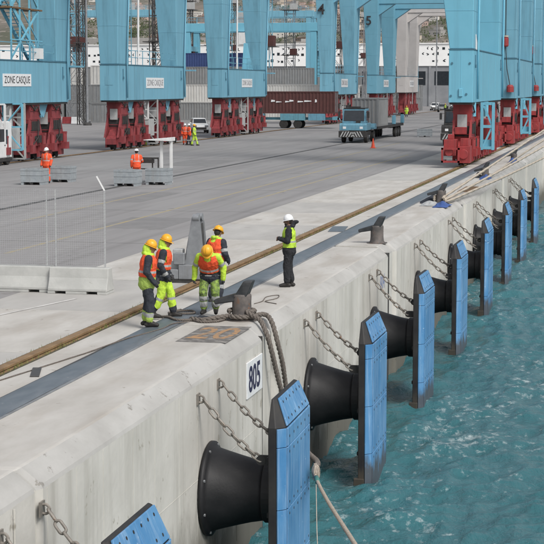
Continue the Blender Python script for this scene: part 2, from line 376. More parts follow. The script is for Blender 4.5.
# ---- crane rail in its slot
rail = empty('crane_rail'); tag(rail, 'rusty brown crane rail in its slot along the quay', 'rail')
b = MB(); b.box(-3.86, -3.42, -30, 900, -.074, -.03); b.build('slot_bed', M['soil'], rail)
b = MB(); b.prism([(-3.79, -.03), (-3.49, -.03), (-3.49, -.01), (-3.60, .0), (-3.60, .012), (-3.555, .016), (-3.555, .055), (-3.565, .062), (-3.725, .062), (-3.735, .055), (-3.735, .016), (-3.69, .012), (-3.69, 0), (-3.79, -.01)], 1, -30, 900)
b.build('rail_body', M['railhead'], rail)
b = MB(); b.prism([(-3.862, -.07), (-3.815, -.07), (-3.815, .006), (-3.862, .006)], 1, -30, 420); b.prism([(-3.46, -.07), (-3.418, -.07), (-3.418, .006), (-3.46, .006)], 1, -30, 420)
b.build('slot_edge', M['soil'], rail)
brail = empty('back_crane_rail'); tag(brail, 'rear crane rail under the left row of crane legs', 'rail')
b = MB(); b.box(-33.02, -32.88, 60, 900, -.005, .06); b.build('rail_body', M['railhead'], brail)
b = MB(); b.box(-33.25, -32.65, 60, 900, -.0055, .004); b.build('slot_bed', M['drain'], brail)
# weeds by the rail
b = MB()
for i in range(6000):
    y = 18 + 95 * random.random() ** 1.5; dens = math.sin(y * .9) + math.sin(y * .37 + 1) + math.sin(y * 2.3)
    if dens < random.uniform(-1.6, 1.6): continue
    x = random.choice((-3.475, -3.475, -3.475, -3.80)) + random.gauss(0, .03); h = random.uniform(.04, .13); a = random.random() * 6.28; l = random.uniform(.01, .05)
    dx, dy = math.cos(a), math.sin(a)
    b.add([(x - dy * .008, y + dx * .008, -.03), (x + dy * .008, y - dx * .008, -.03), (x + dx * l, y + dy * l, -.03 + h)], [(0, 1, 2)])
o = bpy.data.objects.new('rail_weeds', b.mesh('rail_weeds', M['grass'], recalc=False)); link(o); tag(o, 'low green weeds growing along the crane rail slot', 'weeds', kind='stuff')
# ---- cable trench with rubber belt
tr = empty('cable_trench'); tag(tr, 'dark blue grey rubber belt covering the cable trench along the quay', 'trench cover')
b = MB(); ys = np.arange(-20, 420, .5)
vs = []; fs = []
for i, yy in enumerate(ys):
    wob = .012 * math.sin(yy * 1.1) + .01 * math.sin(yy * .43 + 2); hz = .03 + .008 * math.sin(yy * .8)
    for dx, dz in ((-.27, -.01), (-.255, 0), (-.1, .012), (.1, .012), (.255, 0), (.27, -.02)): vs.append((-2.35 + dx + wob, yy, hz + dz))
for i in range(len(ys) - 1):
    for j in range(5): fs.append((i * 6 + j, i * 6 + j + 1, i * 6 + 7 + j, i * 6 + 6 + j))
b.add(vs, fs); b.build('belt', M['belt'], tr, smooth=True)
b = MB(); b.box(-2.665, -2.615, -20, 420, -.07, .012); b.build('steel_edge', M['steeldark'], tr)
b = MB(); b.box(-2.095, -2.02, -20, 420, -.07, .010); b.build('steel_edge', M['steel'], tr)
b = MB(); b.box(-2.614, -2.096, -20, 420, -.074, -.02); b.build('trench_bed', M['drain'], tr)
# ---- apron drain, painted lines
dr = MB(); dr.box(-18.3, -18.0, 20, 700, -.005, .004); tag(dr.build('drain_channel', M['drain']), 'long dark drain channel across the grey apron', 'drain')
b = MB(); b.box(-11.35, -11.22, 48, 112, -.005, -.0015); tag(b.build('yellow_line', M['yellow']), 'faded yellow painted line on the apron', 'road marking')
for k, (x, y0, y1) in enumerate(((-9.35, 70, 124), (-13.6, 84, 150), (-15.2, 60, 96))):
    b = MB(); b.box(x - .06, x + .06, y0, y1, -.005, -.0015); tag(b.build('yellow_line', M['yellow']), ['faded yellow line on the apron closest to the pale quay strip', 'faded yellow line on the apron leading towards the traffic cone', 'faint yellow line on the apron near the pallet boxes'][k], 'road marking')
for k, yj in enumerate((52, 66, 80, 96, 114)):
    b = MB(); b.box(-33, -7.42, yj, yj + .03, -.0055, -.003); tag(b.build('paving_joint', M['drain']), 'thin dark paving joint across the apron, %s from the camera' % ('nearest', 'second', 'third', 'fourth', 'farthest')[k], 'joint')
for k, (x, y, sx, sy) in enumerate(((-10.4, 60, 2.6, 5), (-14.8, 74, 2.0, 7), (-21, 108, 3.4, 9))):
    b = MB(); b.box(x - sx / 2, x + sx / 2, y - sy / 2, y + sy / 2, -.0055, -.0025); tag(b.build('tar_patch', mat('tar_patch_%d' % k, (.215, .21, .21), (.18, .177, .177), 1.2, .92)), ['darker repaired patch in the apron paving beside the mesh fence', 'darker repaired patch in the apron in front of the pallet boxes', 'large darker repaired patch on the apron near the red bogies'][k], 'patch')
b = MB(); b.add([(-7.3, 30.9, .0045), (-7.22, 30.9, .0045), (-5.60, 38.0, .0045), (-5.70, 38.0, .0045)], [(0, 1, 2, 3)]); tag(b.build('white_line', M['whiteline']), 'worn white painted line beside the concrete barriers', 'road marking')
# loose steel plates lying flat
def plate(x, y, sx, sy, rz, m, lab, name='cover_plate'):
    b = MB(); b.box(-sx / 2, sx / 2, -sy / 2, sy / 2, 0, .02); o = b.build(name, M[m], bevel=.006); o.location = (x, y, .003); o.rotation_euler = (0, 0, rz); tag(o, lab, 'plate'); return o
plate(-2.05 - .95, 58.6, .55, 2.2, .1, 'belt', 'blue grey steel plate lying between rail and trench')
plate(-.86, 82.8, .62, 4.2, 0, 'rust', 'rusty brown hatch plate near the quay edge')
plate(-2.95, 27.9, .16, .9, .3, 'steeldark', 'small dark strip lying by the rail in the foreground')

# ---- water
def make_water():
    X = np.concatenate([np.arange(-.4, 14, .085), np.arange(14, 34, .25)]); Y = np.concatenate([np.arange(12, 62, .085), np.arange(62, 130, .2)])
    gx, gy = np.meshgrid(X, Y, indexing='ij'); z = np.zeros_like(gx); px = np.zeros_like(gx); py = np.zeros_like(gx)
    rng = np.random.RandomState(3)
    for i in range(64):
        lam = .32 * (3.6 / .32) ** rng.rand(); k = 2 * math.pi / lam; th = 2.5 + rng.normal(0, .7); a = .0135 * lam ** .74
        ph = rng.rand() * 6.28; cx, cy = math.cos(th), math.sin(th)
        md = .55 + .45 * np.sin(gx * .21 * cx + gy * .17 + ph)
        q = k * (gx * cx + gy * cy) + ph
        z += a * md * np.sin(q); px += -.8 * a * md * cx * np.cos(q) * -1; py += .8 * a * md * cy * np.cos(q)
    nx, ny = gx.shape
    fade = np.clip(np.minimum.reduce([(gx + .4) / .5 + 1, (34 - gx) / 4, (gy - 12) / 3, (130 - gy) / 10]), 0, 1)
    V = np.stack([gx + px * fade * .6, gy + py * fade * .6, WATER_Z + z * fade], -1).reshape(-1, 3)
    idx = np.arange(nx * ny).reshape(nx, ny)
    F = np.stack([idx[:-1, :-1], idx[1:, :-1], idx[1:, 1:], idx[:-1, 1:]], -1).reshape(-1, 4)
    nv = len(V)
    ex = []; ef = []
    for (x0, x1, y0, y1) in ((-.4, 600, -80, 12), (34, 600, 12, 130), (-.4, 600, 130, 2500)):
        q = nv + len(ex); ex += [(x0, y0, WATER_Z), (x1, y0, WATER_Z), (x1, y1, WATER_Z), (x0, y1, WATER_Z)]; ef.append((q, q + 1, q + 2, q + 3))
    V = np.concatenate([V, np.array(ex)]); F = np.concatenate([F, np.array(ef)])
    me = bpy.data.meshes.new('water'); me.vertices.add(len(V)); me.vertices.foreach_set('co', V.ravel())
    me.loops.add(F.size); me.loops.foreach_set('vertex_index', F.ravel()); me.polygons.add(len(F)); me.polygons.foreach_set('loop_start', np.arange(0, F.size, 4)); me.polygons.foreach_set('loop_total', np.full(len(F), 4))
    me.update(calc_edges=True); me.validate(); me.polygons.foreach_set('use_smooth', [True] * len(me.polygons)); me.materials.append(M['water'])
    o = bpy.data.objects.new('water', me); link(o); tag(o, kind='structure')
make_water()

# ---- hill behind the yard, with a town on it
def hz(x, y):
    t = max(0.0, y - 1400.0); k = min(1, t / 500)
    h = 22 * (1 - math.exp(-t / 100)) + t * .078 + k * (16 * math.sin(x * .006 + 1.3) + 10 * math.sin(y * .008 + x * .004) + 6 * math.sin(x * .021 + y * .012) + 4 * math.sin(x * .05))
    return h
xs = np.linspace(-2600, 700, 150); ys = np.concatenate([np.linspace(1380, 2400, 80), np.linspace(2415, 5200, 90)])
vs = [(x, y, hz(x, y) + (random.uniform(-1.2, 1.2) if y > 1440 else -.02)) for x in xs for y in ys]; ny = len(ys)
b = MB(); b.add(vs, [(i * ny + j, (i + 1) * ny + j, (i + 1) * ny + j + 1, i * ny + j + 1) for i in range(len(xs) - 1) for j in range(ny - 1)])
tag(b.build('hill', M['hill'], smooth=True), kind='structure')

# ================================================================== QUAY FURNITURE
# ---- chain link mesh, long axis X
def link_mesh(L=.25, W=.135, r=.021):
    pts = []; h = L / 2 - W / 2; q = W / 2 - r
    for i in range(7): t = -math.pi / 2 + math.pi * i / 6; pts.append((h + q * math.cos(t), q * math.sin(t), 0))
    for i in range(7): t = math.pi / 2 + math.pi * i / 6; pts.append((-h + q * math.cos(t), q * math.sin(t), 0))
    b = MB(); b.tube(pts, r, 6, closed=True); return b.mesh('link', M['chain'], smooth=True)
LINK = link_mesh()
anchor = MB(); anchor.box(0, .025, -.09, .09, -.10, .10); anchor.tube([(.02, 0, .06)] + [(.03 + .09 * math.cos(t), 0, .07 * math.sin(t)) for t in np.linspace(1.2, -1.2, 8)] + [(.02, 0, -.06)], .02, 7)
ANCHOR = anchor.mesh('chain', M['chain'])
def chain(parent, p0, p1, sag=.09):
    p0 = Vector(p0); p1 = Vector(p1); ln = (p1 - p0).length; n = max(3, round(ln / .187)); root = inst(ANCHOR, 'chain', parent, p0)
    def at(t): return p0.lerp(p1, t) + Vector((.10 * (1 - t), 0, -sag * 4 * t * (1 - t)))
    for i in range(n):
        a, b_ = at(i / n), at((i + 1) / n); d = (b_ - a).normalized(); c = (a + b_) / 2
        q = d.to_track_quat('X', 'Z').to_matrix() @ Matrix.Rotation(R(50 if i % 2 else -40), 3, 'X')
        o = inst(LINK, 'link', root, c - p0, q.to_euler())
    return root
def make_fender():
    f = empty('dock_fender')
    # rubber cone
    b = MB(); b.lathe([(.80, 0), (.87, .02), (.87, .085), (.80, .11), (.755, .17), (.70, .36), (.635, .6), (.58, .82), (.545, 1.02), (.54, 1.10)], 36, 'X'); cone = b.build('rubber_cone', M['rubber'], f, smooth=True)
    b = MB(); b.lathe([(.56, 1.085), (.575, 1.10), (.575, 1.24), (.64, 1.27), (.64, 1.368)], 36, 'X'); b.build('cone_flange', M['rubber'], f)
    b = MB()
    for k in range(8):
        t = math.pi / 8 + k * math.pi / 4; b.cyl((.08, .81 * math.cos(t), .81 * math.sin(t)), (.125, .81 * math.cos(t), .81 * math.sin(t)), .028, n=6)
    tag(b.build('flange_bolts', M['steel'], cone), kind='stuff')
    # steel frame, chamfered
    def ring(hw, xb, xf, ch): return [(xb, -hw), (xf - ch, -hw), (xf, -hw + ch), (xf, hw - ch), (xf - ch, hw), (xb, hw)]
    b = MB(); lo = ring(1.2, 1.37, 1.655, .15); hi = ring(.98, 1.385, 1.47, .05)
    vs = [(x, y, -2.35) for x, y in lo] + [(x, y, 1.42) for x, y in lo] + [(x, y, 1.90) for x, y in hi]
    fs = [[5, 4, 3, 2, 1, 0], [12, 13, 14, 15, 16, 17]] + [(k * 6 + i, k * 6 + (i + 1) % 6, k * 6 + 6 + (i + 1) % 6, k * 6 + 6 + i) for k in range(2) for i in range(6)]
    b.add(vs, fs); fr = b.build('panel_frame', M['frame'], f, bevel=.012)
    b = MB()
    for z in (-1.2, -.2, .8): b.box(1.33, 1.372, -1.12, 1.12, z, z + .08)
    b.build('stiffener', M['frame'], fr)
    b = MB(); b.box(1.28, 1.52, -1.27, -1.13, -2.0, -1.72); b.build('foot_bracket', M['frame'], f, bevel=.01)
    # pads
    rows = [(1.405, 1.075), (1.065, -.035), (-.045, -1.145), (-1.155, -2.25)]
    for z1, z0 in rows:
        for s in (-1, 1):
            y0, y1 = sorted((s * .006, s * 1.035))
            b = MB(); b.box(1.656, 1.695, y0, y1, z0, z1); b.build('pad', M['pad'], f, bevel=.01)
            # chamfer strip
            e = .012; A = Vector((1.505 + e, s * 1.2)); B = Vector((1.655, s * (1.05 + e))); nrm = Vector((.707, s * .707)) * .036
            A2 = A + nrm; B2 = B + nrm
            b = MB(); b.hexa([(A.x, A.y, z0), (A2.x, A2.y, z0), (B2.x, B2.y, z0), (B.x, B.y, z0)], [(A.x, A.y, z1), (A2.x, A2.y, z1), (B2.x, B2.y, z1), (B.x, B.y, z1)]); b.build('edge_pad', M['pad'], f, bevel=.006)
    for s in (-1, 1):
        y0, y1 = sorted((s * .006, s * 1.02)); t0, t1 = sorted((s * .006, s * .90))
        n = Vector((.93, 0, .36)) * .036; p = [Vector((1.653, y0, 1.43)), Vector((1.653, y1, 1.43)), Vector((1.476, t1, 1.89)), Vector((1.476, t0, 1.89))]
        b = MB(); b.hexa(p, [q + n for q in p]); b.build('pad', M['padtop'], f, bevel=.008)
    b = MB()
    for z1, z0 in rows:
        for s in (-1, 1):
            for yy in (.16, .52, .90):
                for zz in ([z1 - .1, z0 + .1] if z1 - z0 > .5 else [(z0 + z1) / 2]): b.cyl((1.690, s * yy, zz), (1.698, s * yy, zz), .026, n=8)
    for s in (-1, 1):
        for yy in (.18, .5, .8):
            for t in (.2, .8):
                c = Vector((1.653, s * yy, 1.43)).lerp(Vector((1.476, s * yy * .9, 1.89)), t) + Vector((.93, 0, .36)) * .034
                b.cyl(c, c + Vector((.93, 0, .36)) * .006, .026, n=8)
    tag(b.build('pad_bolts', M['dark'], f), kind='stuff')
    # lugs and chains
    for y0, y1, z1 in ((-.75, -.98, .80), (.75, .12, 1.02)):
        b = MB(); b.box(1.20, 1.375, y1 - .025, y1 + .025, z1 - .09, z1 + .09); b.cyl((1.20, y1 - .03, z1), (1.20, y1 + .03, z1), .09, n=14); b.build('chain_lug', M['frame'], f)
        chain(f, (.0, y0, 1.80), (1.20, y1, z1))
    return f
FEND = [20.0, 29.6, 39.35, 49.0, 59.0, 69.6, 80.1, 90.6, 101.5]
FLAB = ['blue and black dock fender cut off by the bottom edge, nearest the camera',
        'blue and black dock fender with its rubber cone, below the 805 sign',
        'blue and black dock fender standing in the water, third from the camera',
        'blue and black dock fender just below the second bollard, fourth from the camera',
        'blue dock fender with mud at its foot, fifth from the camera', 'blue dock fender sixth from the camera',
        'blue dock fender seventh from the camera', 'blue dock fender eighth from the camera, second from the last', 'blue dock fender farthest along the wall at the right edge']
f0 = make_fender()
for i, c in enumerate(FEND):
    o = f0 if i == 0 else copy_tree(f0)
    o.location = (WX, c, -2.30 - (.06 if i > 5 else 0) + random.uniform(-.03, .03)); o.rotation_euler = (R(random.uniform(-.7, .7)), 0, R(random.uniform(-.6, .6))) if i else (0, 0, 0); tag(o, FLAB[i], 'fender', 'dock fenders along the quay wall')

# ---- number signs on the wall
def wall_sign(txt, y0, y1, z0, z1, m, size, lab):
    s = empty('number_sign', (WX, (y0 + y1) / 2, (z0 + z1) / 2), 0, lab, 'sign')
    b = MB(); b.box(.001, .03, -(y1 - y0) / 2, (y1 - y0) / 2, -(z1 - z0) / 2, (z1 - z0) / 2); b.build('sign_plate', M['signwhite'], s, bevel=.004)
    o = inst(textmesh(txt, size, M[m], .003, .012), 'lettering', s, (.034, -.04, -.03), (R(90), 0, R(90))); o.scale = (1.0, 1.05, 1)
    return s
wall_sign('805', 32.62, 34.0, -1.23, -.50, 'navytext', .70, 'white plate with the number 805 on the quay wall')
s = empty('painted_number', (WX, 50.9, -.95), 0, 'faded blue number painted on the wall beside the fourth fender', 'sign')
o = inst(textmesh('804', .62, M['bluetext'], .002, .006), 'lettering', s, (.004, 0, 0), (R(90), 0, R(90)))
# ---- number painted on the deck
p = empty('painted_deck_number', (-.92, 33.2, .0), 0, 'orange number on a worn black patch beside the first bollard', 'road marking')
b = MB(); b.add([(-.62, -1.25, .004), (.40, -1.25, .004), (.40, 1.05, .004), (-.62, 1.05, .004)], [(0, 1, 2, 3)]); b.build('black_patch', M['paintblack'], p)
o = inst(textmesh('20', 1.0, M['paintorange'], .001, .012), 'lettering', p, (-.11, -.1, .0075), (0, 0, 0)); o.scale = (.92, 2.2, 1)

# ---- bollards
def make_bollard():
    r = empty('mooring_bollard')
    b = MB(); b.lathe([(.26, 0), (.25, .03), (.222, .08), (.208, .2), (.205, .42), (.21, .52), (.20, .56), (.12, .575)], 28); b.build('post', M['bollard'], r, smooth=True)
    b = MB(); b.lathe([(.33, -.002), (.33, .018), (.25, .02)], 28); b.build('base_plate', M['bollard'], r)
    # twin-horn head along the quay
    def horn(secs):
        n = 10; vs = []
        for (y, z, hw, hh) in secs:
            for k in range(n): t = 2 * math.pi * k / n; vs.append((hw * math.copysign(abs(math.cos(t)) ** .6, math.cos(t)), y, z + hh * math.copysign(abs(math.sin(t)) ** .6, math.sin(t))))
        q = len(secs); fs = [(i * n + j, i * n + (j + 1) % n, (i + 1) * n + (j + 1) % n, (i + 1) * n + j) for i in range(q - 1) for j in range(n)] + [list(range(n))[::-1], list(range((q - 1) * n, q * n))]
        b = MB(); b.add(vs, fs); return b
    b = MB(); b.hexa([(-.58, -.13, .33), (-.05, -.17, .42), (-.05, .17, .42), (-.58, .13, .33)], [(-.60, -.12, .43), (-.05, -.16, .60), (-.05, .16, .60), (-.60, .12, .43)]); b.build('horn', M['bollardtop'], r, bevel=.03, seg=2)
    b = MB(); b.hexa([(-.16, -.18, .48), (.12, -.18, .48), (.12, .18, .48), (-.16, .18, .48)], [(.07, -.15, .86), (.27, -.15, .86), (.27, .15, .86), (.07, .15, .86)]); b.build('horn', M['bollardtop'], r, bevel=.03, seg=2)
    return r
bl = make_bollard()
BL = [(-.97, 35.25, 'iron bollard with dark ropes looped round it, nearest the camera'), (-.87, 53.7, 'bare iron bollard second from the camera, no rope on it'),
      (-1.0, 72.6, 'iron bollard with pale mooring ropes and blue tarp on it'), (-1.0, 93.4, 'iron bollard beyond the rusty hatch plate, under the pale ropes'), (-.9, 113.5, 'farthest small iron bollard near the right edge')]
for i, (x, y, lab) in enumerate(BL):
    o = bl if i == 0 else copy_tree(bl); o.location = (x, y, 0.003); tag(o, lab, 'bollard', 'mooring bollards on the quay edge')
# ---- ropes
def smooth_path(pts, n=10):
    P = [Vector(p) for p in pts]; P = [P[0] * 2 - P[1]] + P + [P[-1] * 2 - P[-2]]; out = []
    for i in range(1, len(P) - 2):
        for k in range(n):
            t = k / n; a, b_, c, d = P[i - 1], P[i], P[i + 1], P[i + 2]
            out.append(.5 * ((2 * b_) + (-a + c) * t + (2 * a - 5 * b_ + 4 * c - d) * t * t + (-a + 3 * b_ - 3 * c + d) * t ** 3))
    out.append(P[-2]); return out
def laid_rope(pts, r, m, name, lab, cat='rope', strands=3, pitch=.32, n=10, seg=None):
    """a rope laid from twisted strands"""
    path = smooth_path(pts, n); fine = []
    tot = 0; acc = [0]
    for a, b_ in zip(path, path[1:]): tot += (b_ - a).length; acc.append(tot)
    k = int(tot / (pitch / 7)) if seg is None else seg; j = 0
    for i in range(k + 1):
        d = tot * i / k
        while j < len(acc) - 2 and acc[j + 1] < d: j += 1
        t = (d - acc[j]) / max(1e-6, acc[j + 1] - acc[j]); fine.append(path[j].lerp(path[j + 1], min(1, t)))
    b = MB()
    nrm = None; frames = []
    for i, p in enumerate(fine):
        dd = (fine[min(i + 1, k)] - fine[max(i - 1, 0)]).normalized()
        nrm = dd.orthogonal().normalized() if nrm is None else (nrm - dd * nrm.dot(dd)).normalized(); frames.append((p, nrm.copy(), dd.cross(nrm)))
    for s_ in range(strands):
        pts2 = []
        for i, (p, a, c) in enumerate(frames):
            t = 2 * math.pi * (tot * i / k / pitch + s_ / strands); pts2.append(p + (a * math.cos(t) + c * math.sin(t)) * r * .52)
        b.tube(pts2, r * .56, 6)
    o = b.build(name, M[m], smooth=True); return tag(o, lab, cat)
cx, cy = -.97, 35.25
def turn(r, z, a0, a1, n=9): return [(cx + r * math.cos(t), cy + r * math.sin(t), z) for t in np.linspace(a0, a1, n)]
laid_rope([(-2.0, 34.85, .05), (-1.7, 34.75, .05)] + turn(.29, .10, -2.6, .2, 9) + [(-.52, 35.6, .08), (-.35, 35.45, -.06), (-.2, 35.3, -.45), (-.12, 35.5, -1.0), (-.06, 35.7, -1.7), (.4, 34.4, -2.1), (1.0, 32.4, -2.15), (1.5, 30.95, -2.05), (1.56, 30.45, -2.08)], .055, 'ropedark', 'mooring_rope', 'dark thick rope from first bollard down the quay wall')
laid_rope(turn(.27, .20, 3.6, -.9, 12) + [(-.62, 35.0, .11), (-.48, 34.95, .03), (-.30, 34.72, -.22), (-.2, 34.75, -.6), (-.12, 35.0, -1.2), (-.06, 35.3, -1.8), (-.03, 35.5, -3.0), (-.03, 35.5, -4.6)], .055, 'ropedark', 'mooring_rope', 'second dark rope hanging from first bollard into the water', pitch=.3)
laid_rope([(1.56, 30.42, -1.96), (1.60, 30.25, -2.12), (1.75, 29.6, -2.08), (2.55, 26.3, -1.62), (3.87, 21.0, -.83), (5.3, 15.2, .05)], .031, 'ropeworn', 'mooring_line', 'pale mooring line beside the second fender running towards the camera', pitch=.2)
b = MB()
kn = Vector((1.60, 30.28, -2.08))
for i in range(5):
    a = i * 1.25; b.tube([kn + Vector((.06 * math.cos(t) * math.cos(a), .06 * math.cos(t) * math.sin(a), .12 * math.sin(t) - i * .012)) for t in np.linspace(0, 5.6, 12)], .026, 6)
tag(b.build('rope_knot', M['ropeworn'], smooth=True), 'pale lumpy rope knot at the edge of the second fender', 'knot')
b = MB(); b.tube([(1.68, 29.9, -2.1), (1.72, 29.75, -2.085), (1.80, 29.4, -2.065)], .046, 8); tag(b.build('rope_sleeve', mat('sleeve_green', (.06, .20, .17), (.05, .15, .13), 8, .7), smooth=True), 'green sleeve on the pale mooring line below the knot', 'sleeve')
b = MB(); b.tube([(1.62, 30.2, -2.3), (1.75, 29.6, -3.0), (1.95, 28.8, -3.9), (2.05, 28.4, -4.5)], .009, 5); tag(b.build('thin_line', M['ropepale'], smooth=True), 'thin pale line dropping into the water beside second fender', 'rope')
b3 = Vector((-1.0, 72.6, 0))
for i, (st, en, lab) in enumerate([((-.85, 72.3, .30), (2.11, 128, 3.09), 'upper pale mooring rope running from third bollard to the right edge'), ((-.72, 72.1, .22), (2.86, 128, 2.14), 'middle pale mooring rope running from third bollard to the right edge'),
                                   ((-.62, 71.9, .15), (2.52, 128, .95), 'lowest pale mooring rope running from third bollard along the coping')]):
    st = Vector(st); en = Vector(en); pts = [st.lerp(en, t) + Vector((0, 0, -.9 * t * (1 - t) * (.2 + .2 * i))) for t in np.linspace(0, 1, 9)]
    laid_rope([(-1.28, 72.5, st.z), (-1.2, 72.95, st.z), (-.85, 73.0, st.z)] + pts, .062, 'ropepale', 'mooring_line', lab, pitch=.6, seg=260)
laid_rope([(-1.2, 93.2, .2), (-1.15, 93.8, .2), (-.75, 93.7, .2), (-.6, 93.2, .18), (.3, 104, .9), (2.6, 128, 2.6)], .055, 'ropepale', 'mooring_line', 'short pale rope from fourth bollard to the right edge', pitch=.6, seg=200)
# rags and tarp at bollards three, four, five
def rag(x, y, sx, sy, h, m, lab, seed, cat='tarp'):
    rg = np.random.RandomState(seed); n = 9; vs = []
    for i in range(n):
        for j in range(n):
            u, v = i / (n - 1) - .5, j / (n - 1) - .5; e = max(0, 1 - (u * u + v * v) * 3.6)
            vs.append((u * sx * (1 + rg.uniform(-.15, .15)), v * sy * (1 + rg.uniform(-.12, .12)), .012 + h * e * rg.uniform(.25, 1)))
    fs = [(i * n + j, (i + 1) * n + j, (i + 1) * n + j + 1, i * n + j + 1) for i in range(n - 1) for j in range(n - 1)]
    b = MB(); b.add(vs, fs); o = b.build('crumpled_' + cat, M[m], smooth=False); s_ = o.modifiers.new('solid', 'SOLIDIFY'); s_.thickness = .01; ss = o.modifiers.new('sub', 'SUBSURF'); ss.levels = ss.render_levels = 1
    o.location = (x, y, .004); return tag(o, lab, cat)
rag(-.75, 70.9, .62, 2.0, .30, 'tarp', 'crumpled dark blue tarp at the foot of the third bollard', 5)
rag(-1.35, 71.6, .7, 1.8, .25, 'greybox', 'crumpled pale sheet beside the third bollard', 8)
rag(-.9, 92.6, .6, 2.2, .30, 'tarp', 'crumpled navy tarp at the foot of the fourth bollard', 9)
rag(-1.2, 93.9, .8, 1.4, .55, 'navy', 'dark cloth heaped on the fourth bollard', 12, 'cloth')
rag(-.9, 112.6, .6, 2.4, .4, 'tarp', 'small navy tarp by the farthest bollard', 15)
rag(-1.45, 73.6, 1.0, 2.6, .35, 'navy', 'dark cloth heaped behind the third bollard', 16, 'cloth')
# slack ropes and cables on the deck
laid_rope([(-3.26, 26.98, .012), (-2.93, 29.1, .012), (-2.72, 30.4, .02), (-2.5, 31.7, .055), (-2.2, 33.15, .055), (-2.15, 34.0, .06), (-1.95, 34.6, .03)], .013, 'ropedark', 'thin_rope', 'thin slack rope lying on the deck towards the lower left', pitch=.1, seg=80)
laid_rope([(-2.75, 35.2, .03), (-2.5, 34.9, .07), (-2.2, 34.5, .07), (-1.95, 34.8, .03), (-1.7, 34.6, .03), (-1.4, 34.75, .03), (-1.3, 35.1, .03)], .028, 'ropedark', 'slack_rope', 'dark slack rope lying across the belt towards the first bollard', pitch=.16, seg=120)
laid_rope([(-2.55, 36.1, .07), (-2.7, 35.6, .06), (-2.4, 35.4, .08), (-2.15, 35.7, .06), (-2.3, 36.0, .07), (-2.6, 35.8, .07), (-2.5, 35.3, .07)], .024, 'ropedark', 'coiled_rope', 'small dark rope coil on the belt by the bending worker', pitch=.16, seg=120)
laid_rope([(-1.3, 37.9, .012), (-1.22, 38.4, .012), (-1.3, 39.2, .012), (-1.1, 39.6, .012), (-1.0, 39.0, .012), (-1.15, 38.4, .012), (-.8, 38.0, .012)], .012, 'ropedark', 'thin_rope', 'thin looped line lying on deck behind the first bollard', pitch=.1, seg=90)
rag(-1.75, 35.15, .8, .5, .10, 'navy', 'dark rag lying among the ropes by the bending worker', 21, 'cloth')

# ---- concrete barriers with mesh fence
def make_barrier(L):
    r = empty('concrete_barrier'); h = .62
    def prof(e=0): return [(-.30, 0), (.30, 0), (.30, .10), (.20, .36), (.14, h), (-.14, h), (-.20, .36), (-.30, .10)]
    # body above the fork slots, feet below
    b = MB(); b.prism([(-.30, .06), (.30, .06), (.30, .12), (.185, .38), (.155, h), (-.155, h), (-.185, .38), (-.30, .12)], 0, -L / 2, L / 2); b.build('body', M['barrier'], r, bevel=.015)
    k = [(-L / 2, -L / 2 + .18), (-L / 2 + .46, L / 2 - .52), (L / 2 - .24, L / 2)]
    for a, c in k: b = MB(); b.box(a, c, -.295, .295, 0, .0605); b.build('foot', M['barrier'], r)
    return r
br = make_barrier(1.5); br.location = (-5.91, 39.15, .002); tag(br, 'concrete barrier with two dark fork slots, right one of the pair', 'barrier', 'concrete barriers under the mesh fence')
br2 = make_barrier(1.9); br2.location = (-7.64, 39.28, .002); br2.rotation_euler = (0, 0, .02); tag(br2, 'concrete barrier at the left edge, left one of the pair', 'barrier', 'concrete barriers under the mesh fence')
fe = empty('mesh_fence', (0, 39.2, .62), 0, 'galvanised wire mesh fence standing on the concrete barriers', 'fence')
for x in (-6.78, -6.55, -5.30):
    b = MB(); b.box(x - .017, x + .017, -.012, .012, -.05, 1.88)
    b.build('post', M['mesh'], fe)
    b = MB()
    for k in range(24): b.box(x - .022, x + .022, -.016, -.0125, .03 + k * .077, .058 + k * .077)
    tag(b.build('post_clips', M['mesh'], fe), kind='stuff')
    if x == -5.30: b = MB(); b.bar((x, 0, 1.87), (x - .18, -.05, 2.22), .035, .035); b.build('post_arm', M['white'], fe)
def wiremesh(x0, x1, z0, z1, s, r):
    b = MB(); x = x0
    while x <= x1 + 1e-4: b.bar((x, -.01, z0), (x, -.01, z1), r * 2, r * 2); x += s
    z = z0
    while z <= z1 + 1e-4: b.bar((x0, -.012, z), (x1, -.012, z), r * 2, r * 2); z += s * 1.0
    return b
wiremesh(-8.7, -6.56, .04, 1.9, .055, .0016).build('wire_mesh', M['mesh'], fe)
wiremesh(-6.54, -5.30, .04, 1.86, .055, .0014).build('wire_mesh', M['mesh'], fe)

# ---- galvanised tapered rail stand with counterweights
st = empty('steel_stand', (-3.83, 42.0, .065), 0, 'galvanised tapered steel stand with stacked weights on the rail', 'stand')
b = MB(); b.box(-.58, .42, -.32, .32, -.06, .03); b.build('base_plate', M['steeldark'], st, bevel=.005)
for s in (-1, 1):
    y = s * .20; b = MB(); b.prism([(-.30, .03), (.36, .03), (.33, .5), (.24, 1.46), (.20, 1.62), (.02, 1.62), (-.02, 1.46), (-.16, .5)], 1, y - .012, y + .012); b.build('side_plate', M['steel'], st)
b = MB(); b.hexa([(-.29, -.188, .03), (-.27, -.188, .03), (-.27, .188, .03), (-.29, .188, .03)], [(-.02, -.188, 1.44), (0, -.188, 1.44), (0, .188, 1.44), (-.02, .188, 1.44)]); b.build('web_plate', M['steel'], st)
b = MB(); b.hexa([(.28, -.188, .03), (.30, -.188, .03), (.30, .188, .03), (.28, .188, .03)], [(.19, -.188, 1.44), (.21, -.188, 1.44), (.21, .188, 1.44), (.19, .188, 1.44)]); b.build('web_plate', M['steeldark'], st)
for s in (-1, 1):
    b = MB(); b.cyl((.11 - .07, s * .17, 1.60), (.11 + .09, s * .17, 1.60), .09, n=18); b.build('roller', M['steel'], st, smooth=False)
